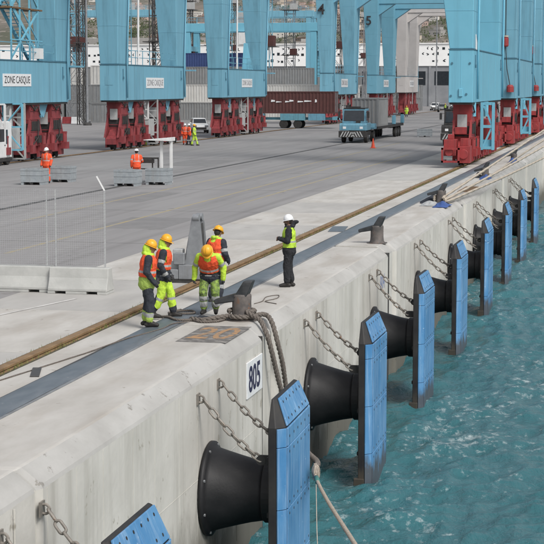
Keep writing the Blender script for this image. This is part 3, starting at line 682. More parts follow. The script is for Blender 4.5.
for x0, x1, z0, z1 in ((-.62, -.32, .03, .28), (-.31, .10, .03, .40), (-.44, -.16, .405, .70), (.11, .40, .03, .33)):
    b = MB(); b.box(x0, x1, -.36, -.21, z0, z1); b.build('weight', M['steel'], st, bevel=.015)
for x0, x1, z0, z1 in ((-.62, -.32, .03, .45), (-.50, -.26, .46, .78)):
    b = MB(); b.box(x0, x1, -.19, .10, z0, z1); b.build('weight', M['greybox'], st, bevel=.015)

# ---- pallet boxes on the apron
def make_crate(L=1.18, W=1.0, H=.82):
    r = empty('pallet_box')
    b = MB(); z0 = .14; t = .035
    b.box(-L / 2, L / 2, -W / 2, W / 2, z0, z0 + .05); r_floor = b.build('floor', M['crate'], r)
    for nm, (x0, x1, y0, y1) in dict(a=(-L / 2, L / 2, -W / 2, -W / 2 + t), b=(-L / 2, L / 2, W / 2 - t, W / 2), c=(-L / 2, -L / 2 + t, -W / 2 + t, W / 2 - t), d=(L / 2 - t, L / 2, -W / 2 + t, W / 2 - t)).items():
        b = MB(); b.box(x0, x1, y0, y1, z0 + .051, H); b.build('side_panel', M['crate'], r)
    b = MB()
    for z in (H - .10, z0 + .34): b.box(-L / 2 - .015, L / 2 + .015, -W / 2 - .015, -W / 2 + .001, z, z + .045); b.box(L / 2 - .001, L / 2 + .015, -W / 2, W / 2, z, z + .045)
    b.build('rib', M['crate'], r)
    for x in (-L / 2 + .09, 0, L / 2 - .09): b = MB(); b.box(x - .07, x + .07, -W / 2 + .02, W / 2 - .02, 0, z0); b.build('runner', M['dark'] if x == 0 else M['crate'], r)
    b = MB(); b.box(-L / 2 + t, L / 2 - t, -W / 2 + t, W / 2 - t, z0 + .051, H - .06); b.build('contents', M['cratefill'], r)
    return r
c0 = make_crate()
CR = [(-22.95, 82.4, .0, 'grey pallet box in front of the left orange worker'), (-22.35, 85.0, .0, 'grey pallet box at the right, behind the left orange worker'),
      (-17.95, 82.3, .0, 'grey pallet box left of the white canopy posts'), (-16.75, 83.8, .0, 'grey pallet box below the white canopy posts'), (-13.65, 168, .1, 'lone grey pallet box far out on the apron')]
for i, (x, y, rz, lab) in enumerate(CR):
    o = c0 if i == 0 else copy_tree(c0); o.location = (x, y, -.006); o.rotation_euler = (0, 0, rz); tag(o, lab, 'box', 'grey pallet boxes')
    if i == 4: o.scale = (1.25, 1, .95)
# ---- white canopy with two posts and the black frame
t = empty('canopy_stand', (-17.0, 85.5, -.006), 0, 'white flat canopy on two posts behind the pallet boxes', 'canopy')
for x in (-.10, .42): b = MB(); b.box(x - .065, x + .065, -.09, .09, 0, 2.16); b.build('post', M['white'], t, bevel=.01)
b = MB(); b.hexa([(-.95, -.45, 2.20), (.52, -.45, 2.16), (.52, .45, 2.16), (-.95, .45, 2.20)], [(-.95, -.45, 2.23), (.52, -.45, 2.36), (.52, .45, 2.36), (-.95, .45, 2.23)]); b.build('roof_panel', M['white'], t, bevel=.01)
t = empty('rail_frame', (-17.75, 84.6, -.006), 0, 'black tubular rail frame beside the orange worker', 'frame')
for x in (-.42, .42): b = MB(); b.box(x - .03, x + .03, -.03, .03, 0, 1.30); b.build('post', M['dark'], t)
b = MB(); b.box(-.45, .75, -.05, .05, 1.26, 1.34); b.build('top_rail', M['dark'], t)
b = MB(); b.box(-.1, .5, -.08, .08, 1.05, 1.25); b.build('box', M['dark'], t)
b = MB(); b.box(-.42, .72, -.03, .03, .72, .78); b.build('lower_rail', M['dark'], t)
b = MB(); b.box(.70, .76, -.03, .03, 0, 1.27); b.build('post', M['dark'], t)
# ---- traffic cone
t = empty('traffic_cone', (-13.95, 136.8, -.004), 0, 'orange traffic cone in front of the blue terminal tractor', 'cone')
b = MB(); b.lathe([(.16, .04), (.03, .78), (.02, .79)], 20); b.build('cone', M['cone'], t, smooth=False)
b = MB(); b.lathe([(.128, .24), (.096, .42)], 20, cap=False); b.build('band', M['cone'], t)
b = MB(); b.box(-.22, .22, -.22, .22, 0, .04); b.build('base', M['cone'], t)

# ================================================================== PEOPLE
def capsule_mesh(b, p0, r0, p1, r1, n=12):
    p0 = Vector(p0); p1 = Vector(p1); d = p1 - p0; L = d.length
    if L < 1e-6: d = Vector((0, 0, 1)); L = 1e-6
    d.normalize(); pts = []; rs = []
    for t in np.linspace(-math.pi / 2, 0, 5)[:-1] : pts.append(p0 + d * r0 * math.sin(t)); rs.append(max(.0008, r0 * math.cos(t)))
    for t in np.linspace(0, 1, 4): pts.append(p0.lerp(p1, t)); rs.append(r0 + (r1 - r0) * t)
    for t in np.linspace(0, math.pi / 2, 5)[1:]: pts.append(p1 + d * r1 * math.sin(t)); rs.append(max(.0008, r1 * math.cos(t)))
    a = d.orthogonal().normalized(); c = d.cross(a); vs = []
    for p, r in zip(pts, rs):
        for k in range(n): t = 2 * math.pi * k / n; vs.append(p + (a * math.cos(t) + c * math.sin(t)) * r)
    q = len(pts); fs = [(i * n + j, i * n + (j + 1) % n, (i + 1) * n + (j + 1) % n, (i + 1) * n + j) for i in range(q - 1) for j in range(n)] + [list(range(n))[::-1], list(range((q - 1) * n, q * n))]
    b.add(vs, fs)
def ellip_mesh(b, c, rad, rot=None, n=16, k=10):
    c = Vector(c); vs = []
    for i in range(k + 1):
        th = math.pi * i / k
        for j in range(n):
            ph = 2 * math.pi * j / n; v = Vector((rad[0] * max(.002, math.sin(th)) * math.cos(ph), rad[1] * max(.002, math.sin(th)) * math.sin(ph), rad[2] * math.cos(th)))
            vs.append(c + (rot @ v if rot else v))
    fs = [(i * n + j, (i + 1) * n + j, (i + 1) * n + (j + 1) % n, i * n + (j + 1) % n) for i in range(k) for j in range(n)] + [list(range(n)), list(range(k * n, (k + 1) * n))[::-1]]
    b.add(vs, fs)
class Prims:
    def __init__(s): s.c = []; s.e = []
    def cap(s, p0, r0, p1, r1, tg): s.c.append((Vector(p0), r0, Vector(p1), r1, tg)); return s
    def ell(s, c, rad, tg, rot=None): s.e.append((Vector(c), Vector(rad), tg, rot)); return s
    def remesh(s, voxel, mats, smooth=3, classify=True, folds=0, seed=0):
        b = MB()
        for p0, r0, p1, r1, t in s.c: capsule_mesh(b, p0, r0, p1, r1)
        for c, rad, t, rot in s.e: ellip_mesh(b, c, rad, rot)
        me = b.mesh('body', [x[1] for x in mats])
        o = bpy.data.objects.new('body', me); COL.objects.link(o)
        r = o.modifiers.new('r', 'REMESH'); r.mode = 'VOXEL'; r.voxel_size = voxel; r.use_smooth_shade = True
        sm = o.modifiers.new('s', 'SMOOTH'); sm.factor = .5; sm.iterations = smooth
        bpy.context.view_layer.update()
        out = bpy.data.meshes.new_from_object(o.evaluated_get(bpy.context.evaluated_depsgraph_get()))
        bpy.data.objects.remove(o); bpy.data.meshes.remove(me)
        if folds:
            from mathutils import noise as NZ
            nv = len(out.vertices); co = np.empty(nv * 3); no = np.empty(nv * 3); out.vertices.foreach_get('co', co); out.vertices.foreach_get('normal', no); co = co.reshape(-1, 3); no = no.reshape(-1, 3); dd = np.zeros(nv)
            for i in range(nv):
                x_, y_, z_ = co[i]
                if z_ > folds or z_ < .16: continue
                q = Vector((x_ * 9 + seed, y_ * 9, z_ * 6)); d_ = 1 - 2 * abs(NZ.noise(q)); dd[i] = (d_ ** 3) * .012 - .005 + NZ.noise(q * 2.3 + Vector((5, 3, 1))) * .005
            co += no * dd[:, None]; out.vertices.foreach_set('co', co.ravel()); out.update()
        n = len(out.polygons); cen = np.empty(n * 3); out.polygons.foreach_get('center', cen); cen = cen.reshape(-1, 3)
        best = np.full(n, 1e9); idx = np.zeros(n, int); names = [x[0] for x in mats]
        for p0, r0, p1, r1, t in s.c:
            a = np.array(p0); d = np.array(p1) - a; L2 = max(1e-9, d @ d); u = np.clip(((cen - a) @ d) / L2, 0, 1)
            ds = np.linalg.norm(cen - (a + u[:, None] * d), axis=1) - (r0 + (r1 - r0) * u)
            m = ds < best; best[m] = ds[m]; idx[m] = names.index(t)
        for c, rad, t, rot in s.e:
            q = cen - np.array(c)
            if rot is not None: q = q @ np.array(rot)
            k0 = np.linalg.norm(q / np.array(rad), axis=1); ds = (k0 - 1) * min(rad) if True else 0
            m = ds < best; best[m] = ds[m]; idx[m] = names.index(t)
        out.materials.clear()
        for x in mats: out.materials.append(x[1])
        out.polygons.foreach_set('material_index', idx.astype(np.int32)); out.polygons.foreach_set('use_smooth', [True] * n); out.update()
        return out
def person(loc, rz, label, group, o_):
    """faces local +Y. o_: options for clothes and pose"""
    g = o_.get; vox = g('vox', .011); H = g('scale', 1.0)
    root = empty('person', loc, rz, label, 'person', group); root.scale = (H, H, H)
    jacket, sleeve, hem, trous, lower, vestm = (M[g(k, d)] for k, d in (('jacket', 'lime'), ('sleeve', 'navy'), ('hem', 'navy'), ('trousers', 'navy'), ('lower', 'lime'), ('vest', 'orange')))
    mats = [('jacket', jacket), ('sleeve', sleeve), ('hem', hem), ('trous', trous), ('lower', lower), ('boot', M['boot']), ('glove', M[g('glove', 'glove')]), ('skin', M[g('skin', 'skin')]), ('hood', M[g('hood', 'lime')]), ('band', M['reflect']), ('hair', M['hair']), ('sleeve2', M[g('sleeve2', g('sleeve', 'navy'))])]
    P = Prims(); lean = R(g('lean', 0)); hipz = g('hipz', .93)
    piv = Vector((0, 0, hipz + .05)); Lm = Matrix.Translation(piv) @ Matrix.Rotation(-lean, 4, 'X') @ Matrix.Rotation(R(g('twist', 0)), 4, 'Z') @ Matrix.Translation(-piv)
    U = lambda p: Lm @ Vector(p)
    up3 = Lm.to_3x3(); nb = up3
    # torso
    dz = hipz - .93; wd = g('bulk', 1.0) * 1.13
    P.ell(U((0, .005, 1.30 + dz)), (.20 * wd, .135 * wd, .25), 'jacket', nb); P.ell(U((0, .0, 1.10 + dz)), (.185 * wd, .135 * wd, .20), 'jacket', nb)
    P.ell((0, 0, hipz + .05), (.195 * wd, .155 * wd, .14), 'hem'); P.cap((-.05, 0, hipz - .02), .155 * wd, (.05, 0, hipz - .02), .155 * wd, 'hem')
    if g('hemband'): P.ell((0, 0, hipz + .0), (.208 * wd, .168 * wd, .03), 'band')
    P.cap(U((-.165, 0, 1.435 + dz)), .075, U((.165, 0, 1.435 + dz)), .075, 'jacket')
    P.cap(U((0, -.01, 1.44 + dz)), .072, U((0, .012, 1.56 + dz)), .058, 'skin')
    if g('hoodbulk', True):
        for k in range(8):
            t = 2 * math.pi * k / 8; P.ell(U((.085 * math.cos(t), -.01 + .09 * math.sin(t), 1.505 + dz + (.02 if math.sin(t) < 0 else -.015))), (.05, .05, .045), 'hood')
        if g('hoodup'): P.ell(U((0, -.035, 1.60 + dz)), (.10, .10, .13), 'hood')
    # head
    hp = R(g('headpitch', 0)); hyaw = R(g('headyaw', 0)); nk = U((0, .0, 1.55 + dz)); Hm = Matrix.Translation(nk) @ up3.to_4x4() @ Matrix.Rotation(hyaw, 4, 'Z') @ Matrix.Rotation(-hp, 4, 'X')
    h3 = Hm.to_3x3(); Q = lambda p: Hm @ Vector(p)
    P.ell(Q((0, .02, .115)), (.077, .098, .112), 'skin', h3); P.ell(Q((0, .052, .045)), (.055, .062, .058), 'skin', h3)
    P.cap(Q((0, .112, .112)), .011, Q((0, .131, .082)), .017, 'skin')
    for s in (-1, 1):
        P.ell(Q((s * .078, .01, .095)), (.014, .024, .034), 'skin', h3); P.ell(Q((s * .031, .108, .112)), (.014, .010, .009), 'hair', h3)
        P.cap(Q((s * .02, .112, .132)), .008, Q((s * .045, .102, .13)), .007, 'hair')
    P.cap(Q((-.022, .108, .048)), .009, Q((.022, .108, .048)), .009, 'skin')
    P.ell(Q((0, -.03, .10)), (.078, .068, .09), 'hair', h3)
    if g('beard'): P.ell(Q((0, .062, .028)), (.058, .058, .045), 'hair', h3)
    if g('bun'): P.ell(Q((.02, -.16, .06)), (.055, .09, .05), 'hood', h3); P.ell(Q((.02, -.10, .02)), (.06, .07, .07), 'hood', h3)
    # legs
    for s in (-1, 1):
        k = 'L' if s < 0 else 'R'; hip = Vector((s * .095, 0, hipz)); ft = Vector(g('foot' + k, (s * .12, 0, 0))); yaw = R(g('footyaw' + k, -s * 8)); fw = Vector((-math.sin(yaw), math.cos(yaw), 0))
        ank = ft + Vector((0, 0, .10)) + Vector(g('ank' + k, (0, 0, 0))); mid = (hip + ank) / 2; kn = mid + Vector(g('knee' + k, (s * .005, .035, .01)))
        P.cap(hip, .118, kn, .094, 'trous'); P.cap(kn, .092, ank + Vector((0, 0, .07)), .084, 'lower')
        if g('kneesplit', 0): P.cap(kn, .096, kn.lerp(ank, g('kneesplit')), .092, 'trous')
        if g('legband', True): P.cap(kn.lerp(ank, .26), .096, kn.lerp(ank, .32), .095, 'band')
        if g('bootband', False): P.cap(kn.lerp(ank, .62), .093, kn.lerp(ank, .67), .092, 'band')
        P.cap(ank + Vector((0, 0, .04)), .060, ank - Vector((0, 0, .03)), .056, 'boot')
        P.cap(ft - fw * .065 + Vector((0, 0, .048)), .047, ft + fw * .16 + Vector((0, 0, .042)), .043, 'boot'); P.cap(ft + fw * .03 + Vector((0, 0, .075)), .048, ft + fw * .13 + Vector((0, 0, .05)), .045, 'boot')
    # arms and hands
    for s in (-1, 1):
        k = 'L' if s < 0 else 'R'; sh = U((s * .195, 0, 1.425 + dz)); el = U(Vector(g('elbow' + k, (s * .265, -.04, 1.16))) + Vector((0, 0, dz))); wr = U(Vector(g('wrist' + k, (s * .27, .08, .92))) + Vector((0, 0, dz)))
        sm_ = 'sleeve' if s < 0 else 'sleeve2'
        P.cap(sh, .086, el, .072, sm_); P.cap(el, .072, wr, .056, sm_)
        if g('armband', True): P.cap(sh.lerp(el, .64), .080, sh.lerp(el, .74), .079, 'band')
        if g('cuffband', False): P.cap(el.lerp(wr, .72), .064, el.lerp(wr, .82), .062, 'band')
        d = (wr - el).normalized(); side = d.cross(Vector((1, 0, 0)) * -s); side = side.normalized() if side.length > .2 else Vector((0, 1, 0)); pn = d.cross(side).normalized()   # side: towards thumb
        if side.y < 0: side = -side
        curl = g('curl' + k, .5)
        c = wr + d * .062; P.cap(wr + d * .01, .030, c + d * .01, .030, 'glove'); P.cap(c - side * .022, .021, c + side * .022, .021, 'glove')
        for i in range(4):
            off = side * (.030 - .020 * i); fl = (.040, .045, .042, .033)[i]; b0 = c + off + d * .022; inw = -pn * s if (pn * s).x * s > 0 else pn * s
            inw = Vector((-s, 0, 0)) if abs(d.x) < .8 else Vector((0, 1, 0)); inw = (inw - d * inw.dot(d)).normalized()
            b1 = b0 + (d * math.cos(curl) + inw * math.sin(curl)) * fl; b2 = b1 + (d * math.cos(curl * 2.2) + inw * math.sin(curl * 2.2)) * fl * .85
            P.cap(b0, .0105, b1, .010, 'glove'); P.cap(b1, .010, b2, .009, 'glove')
        t0 = wr + d * .035 + side * .026; t1 = t0 + (d * .6 + side * .8) * .036; t2 = t1 + (d * .95 + side * .2) * .03
        P.cap(t0, .013, t1, .0115, 'glove'); P.cap(t1, .0115, t2, .010, 'glove')
    body = P.remesh(vox, mats, folds=(1.36 + dz - .25 * math.sin(abs(lean))) if vox < .013 else 0, seed=loc[0] * 7); o = inst(body, 'body', root)
    # vest: inflated torso, cut to hem and neck
    V = Prims(); e = .020
    V.ell((0, .005, 1.30), (.20 * wd + e, .135 * wd + e, .25 + e), 'vest'); V.ell((0, 0, 1.10), (.185 * wd + e, .135 * wd + e, .20 + e), 'vest'); V.ell((0, 0, .96), (.185 * wd + e * 1.3, .145 * wd + e * 1.3, .15), 'vest')
    V.cap((-.135, 0, 1.435), .075 + e * .8, (.135, 0, 1.435), .075 + e * .8, 'vest')
    vm = V.remesh(max(.012, vox), [('vest', vestm), ('band', M['reflect']), ('trim', M[g('vesttrim', 'lime')])], 4, folds=1.5 if vox < .013 else 0, seed=loc[1] * 3)
    bm = bmesh.new(); bm.from_mesh(vm); hemz = g('vesthem', 1.02)
    for co, no in (((0, 0, hemz), (0, 0, 1)), ((0, 0, 1.495), (0, 0, -1))):
        bmesh.ops.bisect_plane(bm, geom=bm.verts[:] + bm.edges[:] + bm.faces[:], plane_co=co, plane_no=no, clear_inner=True)
    dele = []
    for f in bm.faces:
        c = f.calc_center_median()
        if abs(c.x) < .075 and c.z > 1.40 + (abs(c.x) * .4): dele.append(f)       # neck opening
        elif abs(c.x) > .17 * wd and c.z > 1.22 and abs(c.y) < .085 - .0 and (c.z < 1.47 or abs(c.x) > .19): dele.append(f)   # arm holes
    bmesh.ops.delete(bm, geom=dele, context='FACES')
    for f in bm.faces:
        c = f.calc_center_median(); f.smooth = True
        if 1.12 < c.z < 1.165 or (g('twobands') and 1.24 < c.z < 1.285): f.material_index = 1
        elif c.z > 1.165 and .085 < abs(c.x) < .12 and g('vbands', True): f.material_index = 1
        elif g('trimedge') and c.z < hemz + .03: f.material_index = 2
    bm.to_mesh(vm); bm.free(); vm.transform(Matrix.Translation((0, 0, dz))); vm.transform(Lm); vm.name = 'safety_vest'
    vo = inst(vm, 'safety_vest', root); so_ = vo.modifiers.new('solid', 'SOLIDIFY'); so_.thickness = .008
    # hard hat
    b = MB(); prof = [(.118, .0), (.120, .02), (.116, .05), (.103, .085), (.078, .113), (.045, .128), (.012, .134), (.001, .1345)]
    b.lathe(prof, 24); b.add(*[[(x * r_, y_ * r2, z_) for (x, y_, z_, r_, r2) in []], []]) if False else None
    vs = []; n = 24
    for rr, z in ((.116, .004), (.140, -.006), (.142, -.012), (.116, -.006)):
        for i in range(n):
            t = 2 * math.pi * i / n; fr = max(0, math.sin(t)); vs.append((rr * math.cos(t), rr * math.sin(t) + (fr ** 2 * .035 if rr > .12 else 0), z - (fr ** 2 * .008 if rr > .12 else 0)))
    b.add(vs, [(i * n + j, i * n + (j + 1) % n, ((i + 1) % 4) * n + (j + 1) % n, ((i + 1) % 4) * n + j) for i in range(4) for j in range(n)])
    b.tube([(0, .108 * math.cos(t), .015 + .122 * math.sin(t)) for t in np.linspace(.2, math.pi - .2, 14)], .012, 6)
    hat = b.build('hard_hat', M[g('hat', 'hatyellow')], root, smooth=True)
    hat.matrix_basis = Hm @ Matrix.Translation((0, .005, .138)) @ Matrix.Rotation(R(-4), 4, 'X') @ Matrix.Scale(1.10, 4, Vector((0, 1, 0))) @ Matrix.Scale(.93, 4)
    return root
if True:
    GW = 'dock workers by the first bollard'
    person((-2.58, 33.55, .05), R(-72), 'worker in orange vest with navy sleeves and lime lower legs, leftmost by the bollard', GW,
           dict(jacket='lime', sleeve='navy', hem='limedull', trousers='navy', lower='limedull', kneesplit=.45, vest='orange', hood='lime', hoodup=True, legband=False, elbowR=(.27, -.03, 1.16), wristR=(.24, .14, .95), elbowL=(-.29, -.02, 1.17), wristL=(-.26, .17, .98), headpitch=14, vesthem=1.04, lean=4, footL=(-.12, -.03, 0), footR=(.10, .04, 0), bootband=True, bulk=1.06, armband=False, vbands=False))
    person((-2.68, 35.05, .03), R(-78), 'worker in lime trousers and orange vest stepping forward beside the leftmost worker', GW,
           dict(jacket='lime', sleeve='navy', hem='navy', trousers='lime', lower='navy', kneesplit=.62, vest='orange', hood='lime', hoodup=True, footL=(-.10, .22, 0), footR=(.10, -.22, 0.0), ankR=(0, .03, .03), kneeL=(0, .06, .02), kneeR=(0, .08, .0), legband=True, headpitch=10, vesthem=1.06, lean=5, wristL=(-.24, .15, .93), wristR=(.25, .12, .93), hemband=True, bulk=1.05, cuffband=True, vbands=False))
    person((-1.80, 35.75, .05), R(186), 'worker in orange vest bowing his head, lime sleeves and worn green trousers', GW,
           dict(jacket='lime', sleeve='lime', hem='navy', trousers='limedirty', lower='limedirty', vest='orange', hood='lime', lean=33, headpitch=36, elbowL=(-.31, .02, 1.16), wristL=(-.31, .16, .95), elbowR=(.31, .02, 1.16), wristR=(.33, .17, .95), footL=(-.13, .02, 0), footR=(.13, .06, 0), hipz=.85, kneeL=(-.02, .10, 0), kneeR=(.02, .10, 0), wide=1, vesthem=1.08, bulk=1.04, bootband=True, curlL=.9, curlR=.9, vbands=False, hemband=True))
    person((-2.22, 37.9, .0), R(-28), 'worker in orange vest with back turned, standing behind the bowing worker', GW,
           dict(jacket='lime', sleeve='navy', hem='navy', trousers='navy', lower='navy', vest='orange', hood='lime', headpitch=16, headyaw=12, elbowL=(-.30, .02, 1.18), wristL=(-.20, .22, 1.05), elbowR=(.28, .0, 1.16), vesthem=1.0, bulk=1.08, lean=6, vbands=False, wristR=(.22, .2, 1.0)))
    person((-1.20, 41.4, .003), R(97), 'person in white helmet, lime vest and black clothes standing alone, hand at chest', GW,
           dict(jacket='blackcloth', sleeve='blackcloth', hem='blackcloth', trousers='blackcloth', lower='blackcloth', vest='lime', hood='blackcloth', hat='hatwhite', skin='skindark', glove='skindark', legband=False, armband=False, vbands=False, vesthem=1.0, elbowL=(-.27, .02, 1.16), wristL=(-.10, .24, 1.22), elbowR=(.27, .04, 1.16), wristR=(.10, .25, 1.20), curlL=1.1, curlR=1.1, headpitch=6, bun=True, footL=(-.08, .05, 0), footR=(.09, -.04, 0), bulk=1.0, scale=1.0, beard=True))
    GF = 'workers out on the apron'
    far = dict(vox=.02, hoodbulk=False)
    person((-22.75, 83.65, -.006), R(170), 'worker in orange overalls and white helmet behind the left pallet boxes', GF, dict(far, jacket='orange', sleeve='orange', hem='orange', trousers='orange', lower='orange', vest='orange', hat='hatwhite', scale=1.02))
    person((-18.0, 84.0, -.006), R(20), 'worker in orange overalls and white helmet leaning on the black rail frame', GF, dict(far, jacket='orange', sleeve='orange', hem='orange', trousers='orange', lower='orange', vest='orange', hat='hatwhite', elbowR=(.3, .1, 1.18), wristR=(.2, .3, 1.1), lean=8, scale=1.0))
    person((-33.4, 137.5, -.006), R(150), 'small worker in lime jacket behind the white canopy', GF, dict(far, jacket='lime', sleeve='lime', hem='lime', trousers='lime', lower='lime', vest='lime', hat='hatorange'))
    person((-31.0, 141.5, -.006), R(190), 'small worker in orange with white helmet, left of a group of three by crane legs', GF, dict(far, jacket='orange', sleeve='orange', hem='orange', trousers='orange', lower='orange', vest='orange', hat='hatwhite'))
    person((-30.4, 140.6, -.006), R(120), 'small worker in orange coat and dark trousers, middle of the three by crane legs', GF, dict(far, jacket='orange', sleeve='orange', hem='orange', trousers='navy', lower='navy', vest='orange', hat='hatwhite', footL=(-.12, .2, 0), footR=(.12, -.15, 0), bulk=1.1))
    person((-29.6, 139.3, -.006), R(-80), 'small worker in lime suit, right of the three by crane legs', GF, dict(far, jacket='lime', sleeve='lime', hem='lime', trousers='lime', lower='lime', vest='lime', hat='hatyellow', footL=(-.12, .25, 0), footR=(.12, -.2, 0)))
    tiny = dict(vox=.035, hoodbulk=False)
    person((-30.0, 275, -.006), R(180), 'tiny worker in lime vest at the foot of the grey crane', GF, dict(tiny, jacket='lime', sleeve='lime', hem='lime', trousers='lime', lower='navy', vest='lime', hat='hatyellow'))
    person((-28.0, 313, -.006), R(160), 'tiny distant worker in yellow vest right of the grey crane', GF, dict(tiny, jacket='lime', sleeve='navy', trousers='navy', lower='navy', vest='lime', hat='hatyellow'))
    person((-24.4, 290, -.006), R(180), 'tiny distant worker in dark clothes right of the grey crane', GF, dict(tiny, jacket='navy', sleeve='navy', trousers='navy', lower='navy', vest='navy', hood='navy', hat='hatwhite'))

# ================================================================== CRANES
# ---- bogie unit, shared meshes; origin on the rail, long axis Y
def bogie_meshes(m, key):
    d = {}
    b = MB(); b.hexa([(-.52, -.80, 1.55), (.52, -.80, 1.55), (.52, .80, 1.55), (-.52, .80, 1.55)], [(-.60, -.95, 3.80), (.60, -.95, 3.80), (.60, .95, 3.80), (-.60, .95, 3.80)])
    b.box(-.62, .62, -1.0, 1.0, 3.78, 3.88)
    for s in (-1, 1): b.box(-.535, .535, s * .62 - .03, s * .62 + .03, 1.5, 3.7)
    b.prism([(-1.75, .95), (1.75, .95), (1.02, 2.35), (.86, 2.9), (-.86, 2.9), (-1.02, 2.35)], 0, .46, .60); b.prism([(-1.75, .95), (1.75, .95), (1.02, 2.35), (.86, 2.9), (-.86, 2.9), (-1.02, 2.35)], 0, -.60, -.46)
    for z in (1.9, 2.7, 3.3): b.box(-.64, .64, -.9, .9, z, z + .06)
    d['bogie'] = b.mesh('bogie', m)
    b = MB(); b.prism([(-1.95, .42), (1.95, .42), (1.95, .85), (1.25, 1.15), (.75, 1.62), (-.75, 1.62), (-1.25, 1.15), (-1.95, .85)], 0, -.40, .40)
    for s in (-1, 1):
        for t in (-1, 1): b.box(s * .40, s * .52, t * 1.2 - .42, t * 1.2 + .42, .18, .98)
    d['truck_frame'] = b.mesh('truck_frame', m)
    b = MB(); b.lathe([(.36, -.17), (.40, -.16), (.40, -.11), (.34, -.10), (.34, .10), (.40, .11), (.40, .16), (.36, .17)], 20, 'X'); d['wheel'] = b.mesh('wheel', M['dark'])
    b = MB(); b.box(-.02, .55, -.28, .28, -.22, .25); b.cyl((.30, 0, .24), (.30, 0, .85), .17, n=14); b.box(.15, .45, -.15, .15, .84, .98); d['drive_motor'] = b.mesh('drive_motor', m)
    b = MB(); b.cyl((-.66, 0, 0), (.66, 0, 0), .17, n=16); b.cyl((-.70, 0, 0), (.70, 0, 0), .10, n=12); d['hinge_pin'] = b.mesh('hinge_pin', M['dark'])
    b = MB(); b.box(-.30, .30, -.03, .03, -.42, .42); b.bar((-.25, -.03, -.4), (.25, -.03, .4), .05); d['guard_plate'] = b.mesh('guard_plate', M['greybox'])
    b = MB()
    for k in range(4): b.box(.60, .66, -.7 + k * .4, -.45 + k * .4, -.1, .5)
    b.box(.53, .64, -.85, .85, -.16, -.08); b.tube([(.66, -.9, 1.6), (.70, -.3, 1.2), (.68, .3, 1.5), (.66, .85, .9)], .045, 6); b.tube([(.66, .5, .6), (.72, .2, -.6), (.66, -.7, -1.1)], .04, 6); b.box(.60, .78, .25, .75, -.95, -.45); b.box(-.5, .5, -.86, -.82, -.3, .35); d['cable_box'] = b.mesh('cable_box', M['dark'])
    return d
BG = {'ls': bogie_meshes(M['red'], 'ls'), 'ws': bogie_meshes(M['redbright'], 'ws')}
def bogie(parent, x, y, kind, side, extra=True):
    g = BG[kind]; o = inst(g['bogie'], 'bogie', parent, (x, y, 0.06))
    inst(g['truck_frame'], 'truck_frame', o)
    for t in (-1.2, 1.2): inst(g['wheel'], 'wheel', o, (0, t, .40))
    inst(g['hinge_pin'], 'hinge_pin', o, (0, 0, 1.45)); inst(g['hinge_pin'], 'hinge_pin', o, (0, 0, 3.45), scale=(.95, 1, 1))
    inst(g['drive_motor'], 'drive_motor', o, (.42, -1.25, .80)); inst(g['drive_motor'], 'drive_motor', o, (.42, 1.25, .80), (0, 0, 0))
    if extra: inst(g['guard_plate'], 'guard_plate', o, (0, -.99, 2.75)); inst(g['cable_box'], 'cable_box', o, (0, 0, 2.1))
    return o
def hbox(b, x0, x1, y0, y1, z0, X0, X1, Y0, Y1, z1, m=0): b.hexa([(x0, y0, z0), (x1, y0, z0), (x1, y1, z0), (x0, y1, z0)], [(X0, Y0, z1), (X1, Y0, z1), (X1, Y1, z1), (X0, Y1, z1)], m)
